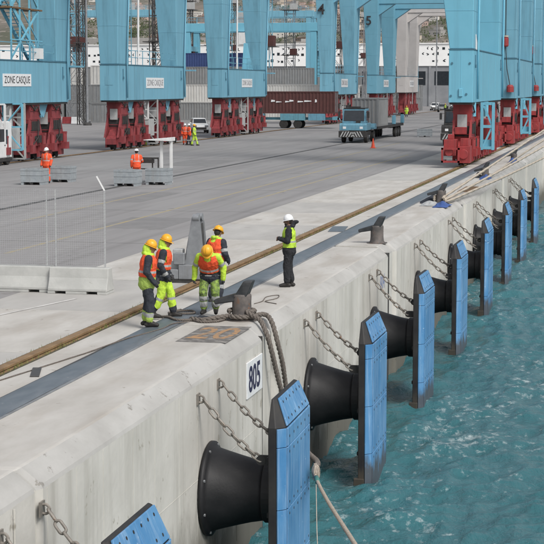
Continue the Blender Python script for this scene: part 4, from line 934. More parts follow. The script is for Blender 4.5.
def crane_side(cr, xc, Y0, Y1, zb, zt, mname, kind, flare, sill_name='sill_beam', top=18.0, simple=False):
    """one rail side of a crane: sill beam, two legs, bogies. flare: (left at top, right at top, along quay at top)"""
    m = M[mname]; hw = .75; side = 1 if kind == 'ws' else -1
    b = MB(); b.box(xc - hw, xc + hw, Y0, Y1, zb, zt); sill = b.build(sill_name, m, cr, bevel=.02)
    b = MB(); b.box(xc - hw - .04, xc + hw + .04, Y0 - .04, Y1 + .04, zt + .001, zt + .07); b.build('seam_flange', M['seam'], sill)
    b = MB(); b.box(xc - hw + .05, xc + hw - .05, Y0 + .1, Y1 - .1, zb - .12, zb - .001); b.build('bottom_flange', M['dark'], sill)
    fl, fr, fy = flare; k = (top - zt) / 11.4
    for (a, c, A, C_) in ((Y0 + .03, Y0 + 2.3, Y0 - fy * k * .5, Y0 + 2.3 + fy * k), (Y1 - 2.3, Y1 - .03, Y1 - 2.3 - fy * k, Y1 + fy * k * .8)):
        b = MB(); hbox(b, xc - hw + .03, xc + hw - .03, a, c, zt + .07, xc - hw - fl * k, xc + hw + fr * k, A, C_, top); lg = b.build('leg', m, cr, bevel=.03)
        b = MB()
        for zz in (9.6, 12.8, 16.0):
            q = (zz - zt - .07) / (top - zt - .07); hbox(b, xc - hw + .03 - (fl * k + .03) * q - .012, xc + hw - .03 + (fr * k + .03) * q + .012, a + (A - a) * q - .012, c + (C_ - c) * q + .012, zz, xc - hw + .03 - (fl * k + .03) * q - .012, xc + hw - .03 + (fr * k + .03) * q + .012, a + (A - a) * q - .012, c + (C_ - c) * q + .012, zz + .03)
        tag(b.build('weld_seams', m, lg), kind='stuff')
        if not simple:
            # splice plates and lugs on the leg
            b = MB(); b.box(xc + hw - .03, xc + hw + .05, (a + c) / 2 - .04, (a + c) / 2 + .04, zt - .9, zt - .3); b.cyl((xc + hw + .06, (a + c) / 2, zt - .9), (xc + hw + .06, (a + c) / 2, zt - 1.1), .07, n=8); b.build('hook', M['seam'], lg)
            b = MB(); b.tube([(xc + hw + .12, c - .35, zb + .2), (xc + hw + .12, c - .35, zt + .3), (xc + hw + .14 + fr * k * .6, c - .35 + fy * k * .5, top)], .07, 8); b.build('pipe', m, lg, smooth=True)
    b = MB()
    for q in (.25, .5, .75): yq = Y0 + (Y1 - Y0) * q; b.box(xc + hw, xc + hw + .012, yq - .02, yq + .02, zb + .02, zt - .02)
    b.box(xc - .02, xc + .02, Y0 - .012, Y0, zb + .02, zt - .02)
    b.box(xc - .3, xc + .3, Y0 - .02, Y0, zb + 1.2, zb + 1.9) if kind == 'ls' else None
    tag(b.build('plate_seams', m, sill), kind='stuff')
    ys = (Y0 + 2.1, Y0 + 6.4, Y1 - 6.4, Y1 - 2.1)
    if kind == 'ws' and not simple:
        for y in (Y0 + 4.25, (Y0 + Y1) / 2 - 1.6, (Y0 + Y1) / 2 + 1.6, Y1 - 4.25):
            o = inst(BG['ws']['truck_frame'], 'wheel_truck', cr, (xc, y, .06), scale=(1.1, .62, 1.25))
            for t in (-.75, .75): inst(BG['ws']['wheel'], 'wheel', o, (0, t / .62, .32), scale=(1, 1 / .62, .8))
            inst(BG['ws']['drive_motor'], 'drive_motor', o, (.35, 0, .9))
    for y in ys: bogie(cr, xc, y, kind, side, not simple)
    for y in ((ys[0] + ys[1]) / 2, (ys[2] + ys[3]) / 2):
        b = MB(); b.prism([(y - 1.15, zb - .002), (y + 1.15, zb - .002), (y + .28, zb - 1.0), (y - .28, zb - 1.0)], 0, xc - .35, xc + .35); b.cyl((xc - .4, y, zb - .8), (xc + .4, y, zb - .8), .2, n=14); b.build('gusset', m, sill)
    return sill
def lattice(b, x, y0, y1, z0, z1, w, n=3):
    """upright ladder frame in the plane x = const seen from the end: two stringers, rungs and diagonals along X"""
    for xx in (x - w / 2, x + w / 2): b.bar((xx, y0, z0), (xx, y0, z1), .12, .12)
    for i in range(n + 1): z = z0 + (z1 - z0) * i / n; b.bar((x - w / 2, y0, z), (x + w / 2, y0, z), .10, .10)
    for i in range(n):
        za = z0 + (z1 - z0) * i / n; zc = z0 + (z1 - z0) * (i + 1) / n; s = 1 if i % 2 else -1; b.bar((x - s * w / 2, y0, za), (x + s * w / 2, y0, zc), .08, .08)
def zone_sign(cr, x, y, z, w, h, mt='blacktext', txt='ZONE CASQUE'):
    b = MB(); b.box(x + .002, x + .03, y - w / 2, y + w / 2, z - h / 2, z + h / 2); s = b.build('sign_plate', M['signwhite'], cr)
    me = textmesh(txt, 1.0, M[mt], .004, .0); xs_ = [v.co.x for v in me.vertices]; ys_ = [v.co.y for v in me.vertices]
    o = inst(me, 'lettering', s, (x + .036, y, z), (R(90), 0, R(90))); o.scale = (w * .9 / (max(xs_) - min(xs_)), h * .68 / (max(ys_) - min(ys_)), 1)
    return s
CRN = [  # name label, landside Y range, waterside Y range
    ('light blue gantry crane nearest the camera, with stairs at the left edge', (94.8, 114.6), (105.6, 127.2), 'cyan2'),
    ('light blue gantry crane second along, behind the white canopy', (126.4, 145.8), (141.9, 163.2), 'cyan'),
    ('light blue gantry crane third along, left of the maroon container', (159.8, 179.2), (176.5, 197), 'cyan'),
    ('light blue gantry crane marked 4, beside the pale containers', (218.4, 239.0), (218.4, 239.0), 'cyan'),
    ('faded blue gantry crane marked 5 on its leg, next to the grey crane', (257.2, 277.0), (257.2, 277.0), 'cyanold'),
    ('grey unpainted gantry crane, farthest in the row', (289.5, 306.0), (289.5, 306.0), 'primer')]
XL, XW = -32.95, -3.65
CO = []
for i, (lab, (a, c), (wa, wc), mn) in enumerate(CRN):
    cr = empty('gantry_crane', (0, 0, 0), 0, lab, 'crane', 'quay gantry cranes'); CO.append(cr)
    lsm = 'cyan' if i < 2 else mn
    crane_side(cr, XL, a, c, 3.88, 6.62, lsm, 'ls', (.55, .25, 1.5), top=20.0, simple=i > 3)
    crane_side(cr, XW, wa, wc, 3.98, 7.22, mn, 'ws', (1.5, .05, .5), top=20.0, simple=i > 2)
    for yb in ((max(a, wa) + 1.2, min(c, wc) - 1.2) if i > 2 else ((max(a, wa) + min(c, wc)) / 2,)):
        b = MB(); b.box(XL - .5, XW + .5, yb - .75, yb + .75, 17.35, 19.1); b.build('portal_beam', M[mn], cr, bevel=.03)
        if i > 2:
            b = MB(); b.prism([(XL + .8, 15.6), (XL + .9, 17.36), (XL + 3.4, 17.36)], 1, yb - .6, yb + .6); b.build('knee_plate', M[mn], cr)
    for xr, ra, rc, zr in ((XL, a, c, 6.69),):
        b = MB()
        for q in np.linspace(ra + 2.8, rc - 2.8, 8): b.bar((xr + .70, q, zr), (xr + .70, q, zr + 1.1), .05)
        for zz in (.55, 1.1): b.bar((xr + .70, ra + 2.8, zr + zz), (xr + .70, rc - 2.8, zr + zz), .05)
        b.build('handrail', M['cyanold'] if i < 5 else M['primer'], cr)
    mid = (a + c) / 2
    # frame hanging below the middle of the land-side sill
    b = MB(); b.box(XL - .55, XL + .55, mid - .8, mid + .8, .9, 2.3); b.build('cabinet', M['greybox'], cr, bevel=.02)
    b = MB(); lattice(b, XL, mid - .8, 0, 2.3, 3.86, 1.0, 2); b.build('hanger_frame', M['white'] if i < 2 else M['greybox'], cr)
    b = MB(); lattice(b, XL + .3, mid + 1.1, 0, .25, 3.86, .9, 4); b.build('hanger_frame', M['greybox'], cr)
    # end platform with post
    b = MB(); b.box(XL + .2, XL + 1.5, c + .05, c + 1.3, 6.30, 6.42); b.build('end_platform', M['cyan'] if i < 5 else M['primer'], cr)
    b = MB(); b.box(XL + .15, XL + .75, c + .02, c + .55, 4.0, 9.6); b.build('end_duct', M['cyanold'], cr, bevel=.03)
# signs and numbers
zone_sign(CO[0], XL + .75, 104.55, 5.38, 5.1, .80); zone_sign(CO[1], XL + .75, 136.5, 5.25, 5.2, .85, 'greytext'); zone_sign(CO[2], XL + .75, 170.2, 5.3, 4.6, .85, 'greytext')
for cr, y in ((CO[3], 228.6), (CO[4], 267), (CO[5], 297.5)):
    zone_sign(cr, XL + .75, y, 5.4, 5.0, 1.1, 'greytext')
for cr, y, tx, x in ((CO[3], 218.0, '4', XL - .45), (CO[4], 256.8, '5', XL - .42)):
    inst(textmesh(tx, 1.9, M['blacktext'], .004, .03), 'number', cr, (x, y - .35, 14.75), (R(90), 0, 0))
# crane one: stair tower beside the near land leg, pale hanger frames
c1 = CO[0]
st_ = MB()
b = MB(); b.box(XL - .6, XL - .0, 102.6, 103.6, 6.7, 18); b.build('stair_column', M['cyan2'], c1, bevel=.03)
b = MB(); b.box(XL - .7, XL + .5, 104.2, 110.2, 10.0, 10.1); b.build('landing', M['rust'], c1)
for y0, z0, y1, z1 in ((110.0, 6.75, 105.0, 10.05), (104.6, 10.1, 109.8, 13.6)):
    b = MB()
    for xx in (XL - .45, XL + .35): b.bar((xx, y0, z0), (xx, y1, z1), .09, .28); b.bar((xx, y0, z0 + 1.0), (xx, y1, z1 + 1.0), .06, .06)
    for k in range(15): t = (k + .5) / 15; b.box(XL - .43, XL + .33, y0 + (y1 - y0) * t - .13, y0 + (y1 - y0) * t + .13, z0 + (z1 - z0) * t, z0 + (z1 - z0) * t + .04)
    b.build('stair_flight', M['cyan2'], c1)
for y in (104.4, 106.0, 107.8, 109.4):
    b = MB(); b.bar((XL + .45, y, 6.7), (XL + .45, y, 17.5), .10); b.build('stair_post', M['cyan2'], c1)
for z in (8.0, 11.1, 12.6, 14.2): b = MB(); b.bar((XL + .45, 104.3, z), (XL + .45, 110.2, z), .07); b.build('stair_rail', M['dark'] if z == 11.1 else M['cyan2'], c1)
b = MB(); b.bar((XL + .4, 104.5, 6.8), (XL + .4, 109.5, 9.9), .10); b.bar((XL + .4, 109.5, 10.2), (XL + .4, 104.5, 14), .10); b.build('stair_brace', M['cyan2'], c1)
b = MB(); lattice(b, XL + .9, 100.6, 0, 2.4, 3.86, 1.0, 1); b.build('hanger_frame', M['white'], c1)
b = MB(); lattice(b, XL + .7, 103.8, 0, .9, 3.86, 1.3, 2); b.build('hanger_frame', M['cyan2'], c1)
b = MB(); b.box(XL + .2, XL + .9, 108.3, 109.2, 9.0 - 2.2, 7.5); b.build('switch_box', M['white'], c1)
# thin white stair pipes and ladders on cranes two and three
for cr, y in ((CO[1], 131.9), (CO[2], 166.0)):
    b = MB(); b.cyl((XL + .7, y, 6.7), (XL + .75, y + .2, 20), .09, n=8); b.build('stand_pipe', M['white'], cr)
    b = MB()
    for k in range(30): b.box(XL - .1, XL + .5, y - 1.3, y - 1.26, 6.9 + k * .42, 6.95 + k * .42)
    for xx in (XL - .12, XL + .5): b.box(xx, xx + .05, y - 1.32, y - 1.24, 6.7, 19.6)
    b.build('ladder', M['cyanold'], cr)
b = MB(); b.hexa([(XL - .2, 172, 6.7), (XL + .5, 172, 6.7), (XL + .5, 174, 6.7), (XL - .2, 174, 6.7)], [(XL - .1, 172.4, 9.4), (XL + .15, 172.4, 9.4), (XL + .15, 173, 9.4), (XL - .1, 173, 9.4)]); b.build('tapered_hood', M['cyan2'], CO[2])
# water-side details: blue ladder frames, buffer frames, hanging red boxes
for i, cr in enumerate(CO[:3]):
    ya = (105.6, 141.9, 176.5)[i]
    b = MB()
    for xx in (XW + 1.02, XW + 1.74): b.box(xx - .09, xx + .09, ya + 3.3, ya + 3.5, .95, 3.97)
    for zz in (1.0, 2.35, 3.8): b.box(XW + 1.11, XW + 1.65, ya + 3.32, ya + 3.48, zz, zz + .18)
    b.bar((XW + 1.1, ya + 3.4, 1.15), (XW + 1.66, ya + 3.4, 2.4), .09, .12); b.bar((XW + 1.66, ya + 3.4, 2.5), (XW + 1.1, ya + 3.4, 3.85), .09, .12)
    b.box(XW + 1.0, XW + 1.76, ya + 3.51, ya + 3.56, .97, 1.6); b.build('ladder_frame', M['cyan2'], cr)
    b = MB(); b.box(XW + .80, XW + 1.35, ya + 4.2, ya + 6.5, 1.2, 2.9); b.cyl((XW + 1.1, ya + 4.1, 2.0), (XW + 1.1, ya + 4.2, 2.0), .5, n=18); b.build('cable_reel', M['redbright'], cr, bevel=.03)
    for xx, yy, zz in ((.62, 2.0, 3.1), (.9, 7.6, 3.0)): b = MB(); b.cyl((XW + xx, ya + yy, zz), (XW + xx, ya + yy, 3.97), .15, n=10); b.build('hanger_tube', M['cyan2'], cr)
    b = MB()
    for x0, x1 in ((XW - .95, XW - .83), (XW + .05, XW + .17)): b.box(x0, x1, ya - 1.9, ya - .1, .35, .47); b.box(x0, x1, ya - 1.9, ya - 1.78, .35, 1.25)
    b.box(XW - .95, XW + .17, ya - 1.9, ya - 1.78, 1.14, 1.26); b.box(XW - .95, XW + .17, ya - 1.9, ya - 1.78, .35, .47); b.build('buffer_frame', M['redbright'], cr)
    b = MB(); b.box(XW - .85, XW - .1, ya - 1.5, ya - .3, .75, 1.75); b.cyl((XW - .5, ya - 1.75, 1.0), (XW - .5, ya - 1.45, 1.0), .26, n=16); b.box(XW - .65, XW - .3, ya - 1.1, ya - .6, 1.75, 2.05); b.build('storm_brake', M['redbright'], cr, bevel=.02)
    b = MB(); b.box(XW + .02, XW + .75, ya - 1.3, ya - .15, .3, 1.35); b.cyl((XW + .35, ya - 1.42, .85), (XW + .35, ya - 1.28, .85), .3, n=16); b.box(XW + .1, XW + .6, ya - .9, ya - .3, 1.35, 1.8); b.build('brake_drum', M['redbright'], cr, bevel=.02)
    b = MB(); b.box(XW - .45, XW + .30, ya + .9, ya + 1.12, 2.0, 2.45); b.build('box_cover', M['redbright'], cr, bevel=.02)
    if i:
        b = MB(); b.cyl((XW - .12, ya - .2, 12.5), (XW - .12, ya - .2, 8.8), .035, n=6); b.tube([(XW - .12, ya - .2, 8.3), (XW + .02, ya - .2, 6.4), (XW + .32, ya - .22, 4.9)], .035, 6); b.build('hanging_cable', M['dark'], cr)
        b = MB(); b.lathe([(.18, 8.2), (.26, 8.3), (.26, 8.9), (.15, 9.0)], 12, 'Z', (XW - .12, ya - .3, 0)); b.build('red_box', M['redbright'], cr)
        b = MB(); b.cyl((XW - .12, ya - .3, 9.0), (XW - .12, ya - .3, 9.12), .25, n=12); b.build('box_cap', M['ropepale'], cr)
        b = MB(); b.lathe([(.30, 4.5), (.30, 4.95), (.18, 5.1)], 12, 'Z', (XW + .32, ya - .33, 0)); b.build('red_box', M['redbright'], cr)
b = MB(); b.hexa([(XW + .74, 107.0, 7.25), (XW + .80, 107.0, 7.25), (XW + .80, 107.9, 7.25), (XW + .74, 107.9, 7.25)], [(XW + .74, 107.0, 8.2), (XW + .78, 107.0, 8.2), (XW + .78, 107.1, 8.2), (XW + .74, 107.1, 8.2)]); b.build('torn_label', M['signwhite'], CO[0])
# small lugs and bolts on the near sill end
for (x, z) in ((XW - .55, 6.4), (XW + .55, 6.4), (XW - .6, 4.4), (XW + .35, 4.5)):
    b = MB(); b.cyl((x, 105.55, z), (x, 105.62, z), .07, n=8); b.build('stud', M['seam'], CO[0])
b = MB(); b.box(XW - .12, XW + .12, 105.50, 105.6, 4.35, 4.85); b.build('end_lug', M['cyan2'], CO[0], bevel=.02)

# ================================================================== VEHICLES
def wheel(parent, x, y, r=.52, wd=.3, name='wheel'):
    key = ('w', r, wd)
    if key not in WM:
        b = MB(); b.lathe([(r * .55, -wd / 2), (r * .93, -wd / 2), (r, -wd / 2 + .04), (r, wd / 2 - .04), (r * .93, wd / 2), (r * .55, wd / 2)], 24, 'X'); t_ = b.mesh('tyre', M['tyre'])
        b = MB(); b.lathe([(r * .56, -wd / 2 + .05), (r * .5, -.02), (r * .2, .0), (r * .2, wd / 2 + .02), (r * .48, wd / 2 - .03), (r * .56, wd / 2 - .01)], 18, 'X'); WM[key] = (t_, b.mesh('rim', M['hub']))
    o = inst(WM[key][0], name, parent, (x, y, r)); inst(WM[key][1], 'rim', o); return o
WM = {}
def tractor(name, loc, rz, label, paint, group=None, dark=False):
    """terminal tractor, nose at local -Y"""
    t = empty(name, loc, rz, label, 'truck', group); P_ = M[paint]
    b = MB(); b.box(-.95, .95, -.4, 6.0, .62, .95); b.box(-.45, .45, 5.0, 7.2, .7, .98); b.build('chassis', M['dark'], t)
    b = MB(); b.box(-1.22, 1.22, -.62, -.28, .50, 1.08); bump = b.build('bumper', M['dark'], t, bevel=.03)
    for k in range(9):
        x = -1.1 + k * .245; s = 1 if x < -.05 else -1; b = MB(); b.add([(x, -.623, .56), (x + .11, -.623, .56), (x + .11 + s * .25, -.623, 1.02), (x + s * .25, -.623, 1.02)] if -1.12 < x + s * .25 < 1.05 else [(x, -.623, .56), (x + .09, -.623, .56), (x + .09, -.623, .8), (x, -.623, .8)], [(0, 1, 2, 3)]); b.build('stripe', M['greybox'], bump)
    b = MB(); b.prism([(-.30, 1.1), (2.3, 1.1), (2.3, 1.75), (-.1, 1.75), (-.28, 1.6)], 0, -1.2, 1.2); b.build('front_body', P_, t, bevel=.03)
    # cab
    b = MB(); b.prism([(.25, 1.752), (2.1, 1.752), (2.1, 3.0), (.55, 3.0)], 0, -1.05, 1.05); cab = b.build('cab', P_, t, bevel=.04)
    b = MB(); b.prism([(.12, 1.0), (.12, 1.0), (.12, 1.0)], 0, 0, .001) if False else None
    b = MB(); b.hexa([(-.92, .245, 1.95), (.92, .245, 1.95), (.92, .30, 1.95), (-.92, .30, 1.95)], [(-.88, .47, 2.86), (.88, .47, 2.86), (.88, .53, 2.86), (-.88, .53, 2.86)]); b.build('windscreen', M['glass'], cab)
    for s in (-1, 1):
        x0, x1 = sorted((s * 1.045, s * 1.062)); b = MB(); b.box(x0, x1, .72, 1.24, 1.95, 2.82); b.build('side_window', M['glass'], cab); b = MB(); b.box(x0, x1, 1.34, 1.98, 1.4, 2.82); b.build('cab_door', M['glass'] if s > 0 else P_, cab)
        b = MB(); b.box(s * .75 - .14, s * .75 + .14, -.31, -.26, 1.25, 1.45); b.build('headlight', M['signwhite'], t)
        b = MB(); b.box(s * 1.3 - .1, s * 1.3 + .1, .1, .18, 2.2, 2.75); b.bar((s * 1.05, .4, 2.7), (s * 1.3, .16, 2.7), .04); b.build('mirror', M['dark'], t)
        wheel(t, s * 1.0, .9); wheel(t, s * 1.0, 4.6); 
        x0, x1 = sorted((s * .72, s * 1.26)); b = MB(); b.prism([(3.85, 1.12), (5.35, 1.12), (5.35, 1.3), (5.1, 1.62), (4.1, 1.62), (3.85, 1.3)], 0, x0, x1); b.build('fender', P_, t, bevel=.03)
    b = MB(); b.box(-.95, .95, .5, 2.15, 3.0, 3.08); b.box(-.5, .5, .75, 1.0, 3.08, 3.2); b.build('roof_rack', M['dark'], cab)
    b = MB(); b.box(.25, .6, -.1, .3, 1.75, 1.98); b.cyl((-1.0, 2.35, 1.1), (-1.0, 2.35, 3.3), .09, n=10); b.build('exhaust', M['dark'], t)
    b = MB(); b.box(-.5, .5, 3.6, 5.2, 1.0, 1.25); b.build('fifth_wheel', M['steeldark'], t)
    return t
def corr(b, p0, p1, z0, z1, nrm, n, dep=.045, m=0):
    """corrugated side from p0 to p1"""
    p0 = Vector(p0); p1 = Vector(p1); N_ = Vector(nrm); pts = []
    for i in range(n):
        a, c = i / n, (i + 1) / n; w_ = (c - a)
        for f, d in ((.0, 0), (.28, 0), (.42, -dep), (.86, -dep)): pts.append(p0.lerp(p1, a + w_ * f) + N_ * d)
    pts.append(p1); k = len(pts)
    b.add([(p.x, p.y, z0) for p in pts] + [(p.x, p.y, z1) for p in pts], [(i, i + 1, k + i + 1, k + i) for i in range(k - 1)], m)
CM = {}
def container_mesh(L, mname, H=2.6):
    key = (L, mname)
    if key in CM: return CM[key]
    W = 2.44; m = M[mname]; b = MB(); n = int(L / .42)
    corr(b, (-L / 2 + .16, -W / 2 + .02, 0), (L / 2 - .16, -W / 2 + .02, 0), .16, H - .12, (0, -1, 0), n); corr(b, (-L / 2 + .16, W / 2 - .02, 0), (L / 2 - .16, W / 2 - .02, 0), .16, H - .12, (0, 1, 0), n)
    corr(b, (-L / 2 + .02, -W / 2 + .12, 0), (-L / 2 + .02, W / 2 - .12, 0), .16, H - .12, (-1, 0, 0), 6)
    b.box(-L / 2 + .1, L / 2 - .1, -W / 2 + .08, W / 2 - .08, H - .09, H - .04)
    body = b.mesh('shell', m, recalc=False)
    b = MB()
    for sx in (-1, 1):
        for sy in (-1, 1): x0, x1 = sorted((sx * (L / 2 - .16), sx * L / 2)); y0, y1 = sorted((sy * (W / 2 - .14), sy * W / 2)); b.box(x0, x1, y0, y1, 0, H)
    for sy in (-1, 1): y0, y1 = sorted((sy * (W / 2 - .1), sy * W / 2)); b.box(-L / 2 + .16, L / 2 - .16, y0, y1, 0, .17); b.box(-L / 2 + .16, L / 2 - .16, y0, y1, H - .13, H)
    for sx in (-1, 1): x0, x1 = sorted((sx * (L / 2 - .12), sx * L / 2)); b.box(x0, x1, -W / 2 + .14, W / 2 - .14, 0, .17); b.box(x0, x1, -W / 2 + .14, W / 2 - .14, H - .13, H)
    fr = b.mesh('corner_frame', m, recalc=True)
    b = MB(); b.box(L / 2 - .10, L / 2 - .05, -1.06, -.01, .18, H - .14); b.box(L / 2 - .10, L / 2 - .05, .01, 1.06, .18, H - .14); door = b.mesh('door', m)
    b = MB()
    for y_ in (-.8, -.3, .3, .8): b.cyl((L / 2 - .02, y_, .1), (L / 2 - .02, y_, H - .08), .025, n=6)
    bars = b.mesh('lock_rods', M['steel'])
    CM[key] = (body, fr, door, bars); return CM[key]
def container(loc, rz, L, mname, label, group=None):
    body, fr, door, bars = container_mesh(L, mname); o = empty('shipping_container', loc, rz, label, 'container', group)
    inst(body, 'shell', o); inst(fr, 'corner_frame', o); d = inst(door, 'door', o); inst(bars, 'lock_rods', d); return o

tractor('terminal_tractor', (-17.55, 148.6, -.006), R(0), 'light blue terminal tractor with striped bumper in front of the grey container', 'tractor')
# its trailer with a grey container
tl = empty('yard_trailer', (-17.55, 152.5, -.006), 0, 'dark low trailer with blue corner posts behind the blue tractor', 'trailer')
b = MB(); b.box(-.55, .55, 0, 19.5, 1.0, 1.22); b.box(-1.22, 1.22, 2.2, 19.6, 1.05, 1.3); b.build('bed', M['dark'], tl)
for y in (15.2, 16.7, 18.2):
    for x in (-.95, .95): wheel(tl, x, y)
for x in (-1.15, 1.15):
    for y in (13.2, 19.2): b = MB(); b.box(x - .16, x + .16, y - .3, y + .3, 1.3, 2.15); b.build('corner_post', M['tractor'], tl, bevel=.03)
b = MB(); b.box(-.4, .4, 19.61, 19.66, .75, 1.0); b.build('tail_plate', M['signwhite'], tl)
container((-17.55, 158.2, 1.30), R(90), 6.06, 'contgrey', 'grey container on the trailer of the blue terminal tractor')
# maroon container on a blue chassis crossing behind crane three
tl = empty('container_chassis', (-34.2, 199.5, -.006), R(90), 'teal trailer chassis under the maroon container', 'trailer')
b = MB(); b.box(-.5, .5, -6.3, 6.3, 1.0, 1.3); b.box(-1.2, 1.2, -6.3, -5.8, 1.0, 1.4); b.box(-1.2, 1.2, 5.8, 6.3, 1.0, 1.4); b.build('frame', M['trailerblue'], tl)
for y, w_ in ((-3.9, 1.0), (-1.0, 1.5), (3.6, 1.2)): b = MB(); b.box(-1.22, -.6, y - w_, y + w_, .95, 1.75); b.build('side_box', M['tractor' if y != -1.0 else 'trailerblue'], tl, bevel=.02)
for y in (-1.6, .1):
    for x in (-1.0, 1.0): wheel(tl, x, y)
mc = container((-34.2, 199.5, 1.76), 0, 12.19, 'maroon', 'maroon container with white lettering on a teal trailer chassis')
for (x0, x1, z0, z1) in ((-1.6, -1.1, 1.35, 1.62), (-1.0, -.3, 1.28, 1.45), (.1, .6, 1.3, 1.5), (.6, 1.15, 1.38, 1.62), (1.6, 2.3, 1.3, 1.5), (2.4, 3.3, 1.36, 1.56), (3.7, 3.95, 1.3, 1.68)):
    b = MB(); b.hexa([(x0, -1.232, z0), (x1, -1.232, z0 + .06), (x1, -1.2, z0 + .06), (x0, -1.2, z0)], [(x0 + .05, -1.232, z1), (x1 - .04, -1.232, z1 - .05), (x1 - .04, -1.2, z1 - .05), (x0 + .05, -1.2, z1)]); b.build('white_mark', M['signwhite'], mc)
# tractor half hidden behind the near water-side bogie
tractor('terminal_tractor', (-7.9, 143.0, -.006), R(0), 'dark tractor half hidden behind the nearest red bogies', 'dark')
# white truck at the left edge
wt = empty('white_truck', (-32.85, 101.6, -.006), R(0), 'white truck cab at the left edge under the nearest crane', 'truck')
b = MB(); b.prism([(-1.1, .45), (1.6, .45), (1.6, 2.66), (1.2, 2.78), (-.75, 2.78), (-1.02, 2.4), (-1.16, 1.4)], 0, -1.15, .75); cab = b.build('cab', M['white'], wt, bevel=.06)
b = MB(); b.box(.745, .762, -.75, .25, 1.5, 2.3); b.build('side_window', M['glass'], cab)
b = MB(); b.box(.745, .764, .55, .85, 1.35, 2.25); b.build('vent_window', M['glass'], cab)
b = MB(); b.hexa([(-.95, -1.18, 1.5), (.6, -1.18, 1.5), (.6, -1.10, 1.5), (-.95, -1.10, 1.5)], [(-.9, -1.04, 2.35), (.55, -1.04, 2.35), (.55, -.96, 2.35), (-.9, -.96, 2.35)]); b.build('windscreen', M['glass'], cab)
b = MB(); b.box(.746, .758, -.85, .42, .55, 2.42); b.build('door', M['white'], cab); b = MB(); b.box(.758, .79, .25, .38, 1.25, 1.30); b.build('handle', M['dark'], cab)
b = MB(); b.box(-1.15, .75, -1.2, 1.6, .25, .448); b.build('sill', M['dark'], wt); b = MB(); b.box(.4, .78, -1.22, -1.12, .8, 1.1); b.build('tail_light', M['redbright'], wt)
b = MB(); b.box(.80, .98, -1.05, -.9, 1.6, 2.1); b.build('mirror', M['dark'], wt)
for y in (-.35, 1.0): wheel(wt, -.95, y, .45, .26); wheel(wt, .58, y, .45, .26)
# white car
def car(name, loc, rz, label, paint):
    t = empty(name, loc, rz, label, 'car'); P_ = M[paint]
    b = MB(); secs = []
    prof = [(-2.1, .35), (2.1, .35), (2.15, .8), (2.0, 1.0), (1.6, 1.05), (-1.1, 1.02), (-2.0, .9), (-2.15, .65)]
    b.prism(prof, 0, -.86, .86); body = b.build('body', P_, t, bevel=.08, seg=3)
    b = MB(); hbox(b, -.80, .80, -1.15, 1.95, 1.0, -.66, .66, -.45, 1.65, 1.58); cabn = b.build('cabin', P_, t, bevel=.06, seg=2)
    b = MB(); b.hexa([(-.70, -1.09, 1.07), (.70, -1.09, 1.07), (.70, -1.0, 1.07), (-.70, -1.0, 1.07)], [(-.62, -.55, 1.50), (.62, -.55, 1.50), (.62, -.46, 1.50), (-.62, -.46, 1.50)]); b.build('windscreen', M['glass'], cabn)
    for s in (-1, 1):
        b = MB(); b.hexa([(s * .74, -.85, 1.08), (s * .80, -.85, 1.08), (s * .80, 1.75, 1.08), (s * .74, 1.75, 1.08)], [(s * .62, -.38, 1.50), (s * .69, -.38, 1.50), (s * .69, 1.55, 1.50), (s * .62, 1.55, 1.50)]); b.build('side_window', M['glass'], cabn)
        b = MB(); b.box(s * .62 - .18, s * .62 + .18, -2.17, -2.08, .68, .86); b.build('headlight', M['steel'], t)
        for y in (-1.35, 1.35): wheel(t, s * .78, y, .34, .22)
        b = MB(); b.box(s * .98 - .1, s * .98 + .1, -.75, -.6, 1.02, 1.16); b.build('mirror', P_, t)
    b = MB(); b.box(-.6, .6, -2.18, -2.1, .42, .64); b.build('grille', M['dark'], t)
    return t
car('white_car', (-39.2, 177.5, -.006), R(20), 'white car parked between the second and third cranes', 'white')
car('parked_car', (-30.5, 330, -.006), R(10), 'distant dark car beyond the grey crane', 'contgrey')
car('parked_car', (-34.5, 352, -.006), R(0), 'distant white car beyond the grey crane', 'white')

# ================================================================== YARD AND BACKGROUND
GC = 'containers stacked in the yard'
cols = ['contgrey', 'contgrey', 'contlight', 'contgrey', 'conttan', 'contlight', 'contblue', 'contgrey']
cname = {'contgrey': 'grey', 'contlight': 'pale', 'conttan': 'tan', 'contblue': 'navy blue', 'maroon': 'maroon'}
rr = random.Random(11); ci = 0
ORD = ['bottom', 'second', 'third', 'fourth', 'fifth']
STK = [(-43.8, 244, ['contlight', 'contlight'], 12.19, 'behind the maroon container', 0), (-56.4, 244, ['contgrey', 'contlight', 'contgrey'], 12.19, 'behind the third crane', 0),
       (-69.0, 252, ['contgrey', 'conttan', 'contgrey'], 12.19, 'hidden behind the second crane', 0), (-49, 262, ['contgrey', 'contgrey', 'contgrey'], 12.19, 'on the row behind the pale containers', 0), (-94.5, 252, ['contgrey', 'contlight', 'contgrey'], 12.19, 'far left of the yard', 0),
       (-42.5, 345, ['contgrey', 'contgrey'], 12.19, 'right of the grey crane', 0), (-45.5, 372, ['contblue', 'contgrey', 'contgrey'], 6.06, 'narrow and right of the grey crane', 0), (-55, 345, ['contgrey', 'contlight', 'contgrey'], 12.19, 'behind cranes four and five', 0), (-68, 345, ['contgrey', 'contgrey', 'contlight'], 12.19, 'farther back behind crane four', 0),
       (-62, 275, ['contgrey', 'conttan', 'contgrey', 'contblue'], 12.19, 'seen through the second crane', 0)]
for k, (x, ml) in enumerate(((-80.4, ['contgrey', 'contgrey', 'contgrey']), (-77.6, ['contgrey', 'conttan', 'contgrey']), (-74.8, ['contgrey', 'contgrey', 'contlight']), (-72.0, ['contgrey', 'contgrey', 'contgrey']))):
    STK.append((x, 246 + k * .3, ml, 12.19, 'end-on between first and second cranes, %s column' % ('leftmost', 'second', 'third', 'rightmost')[k], 1))
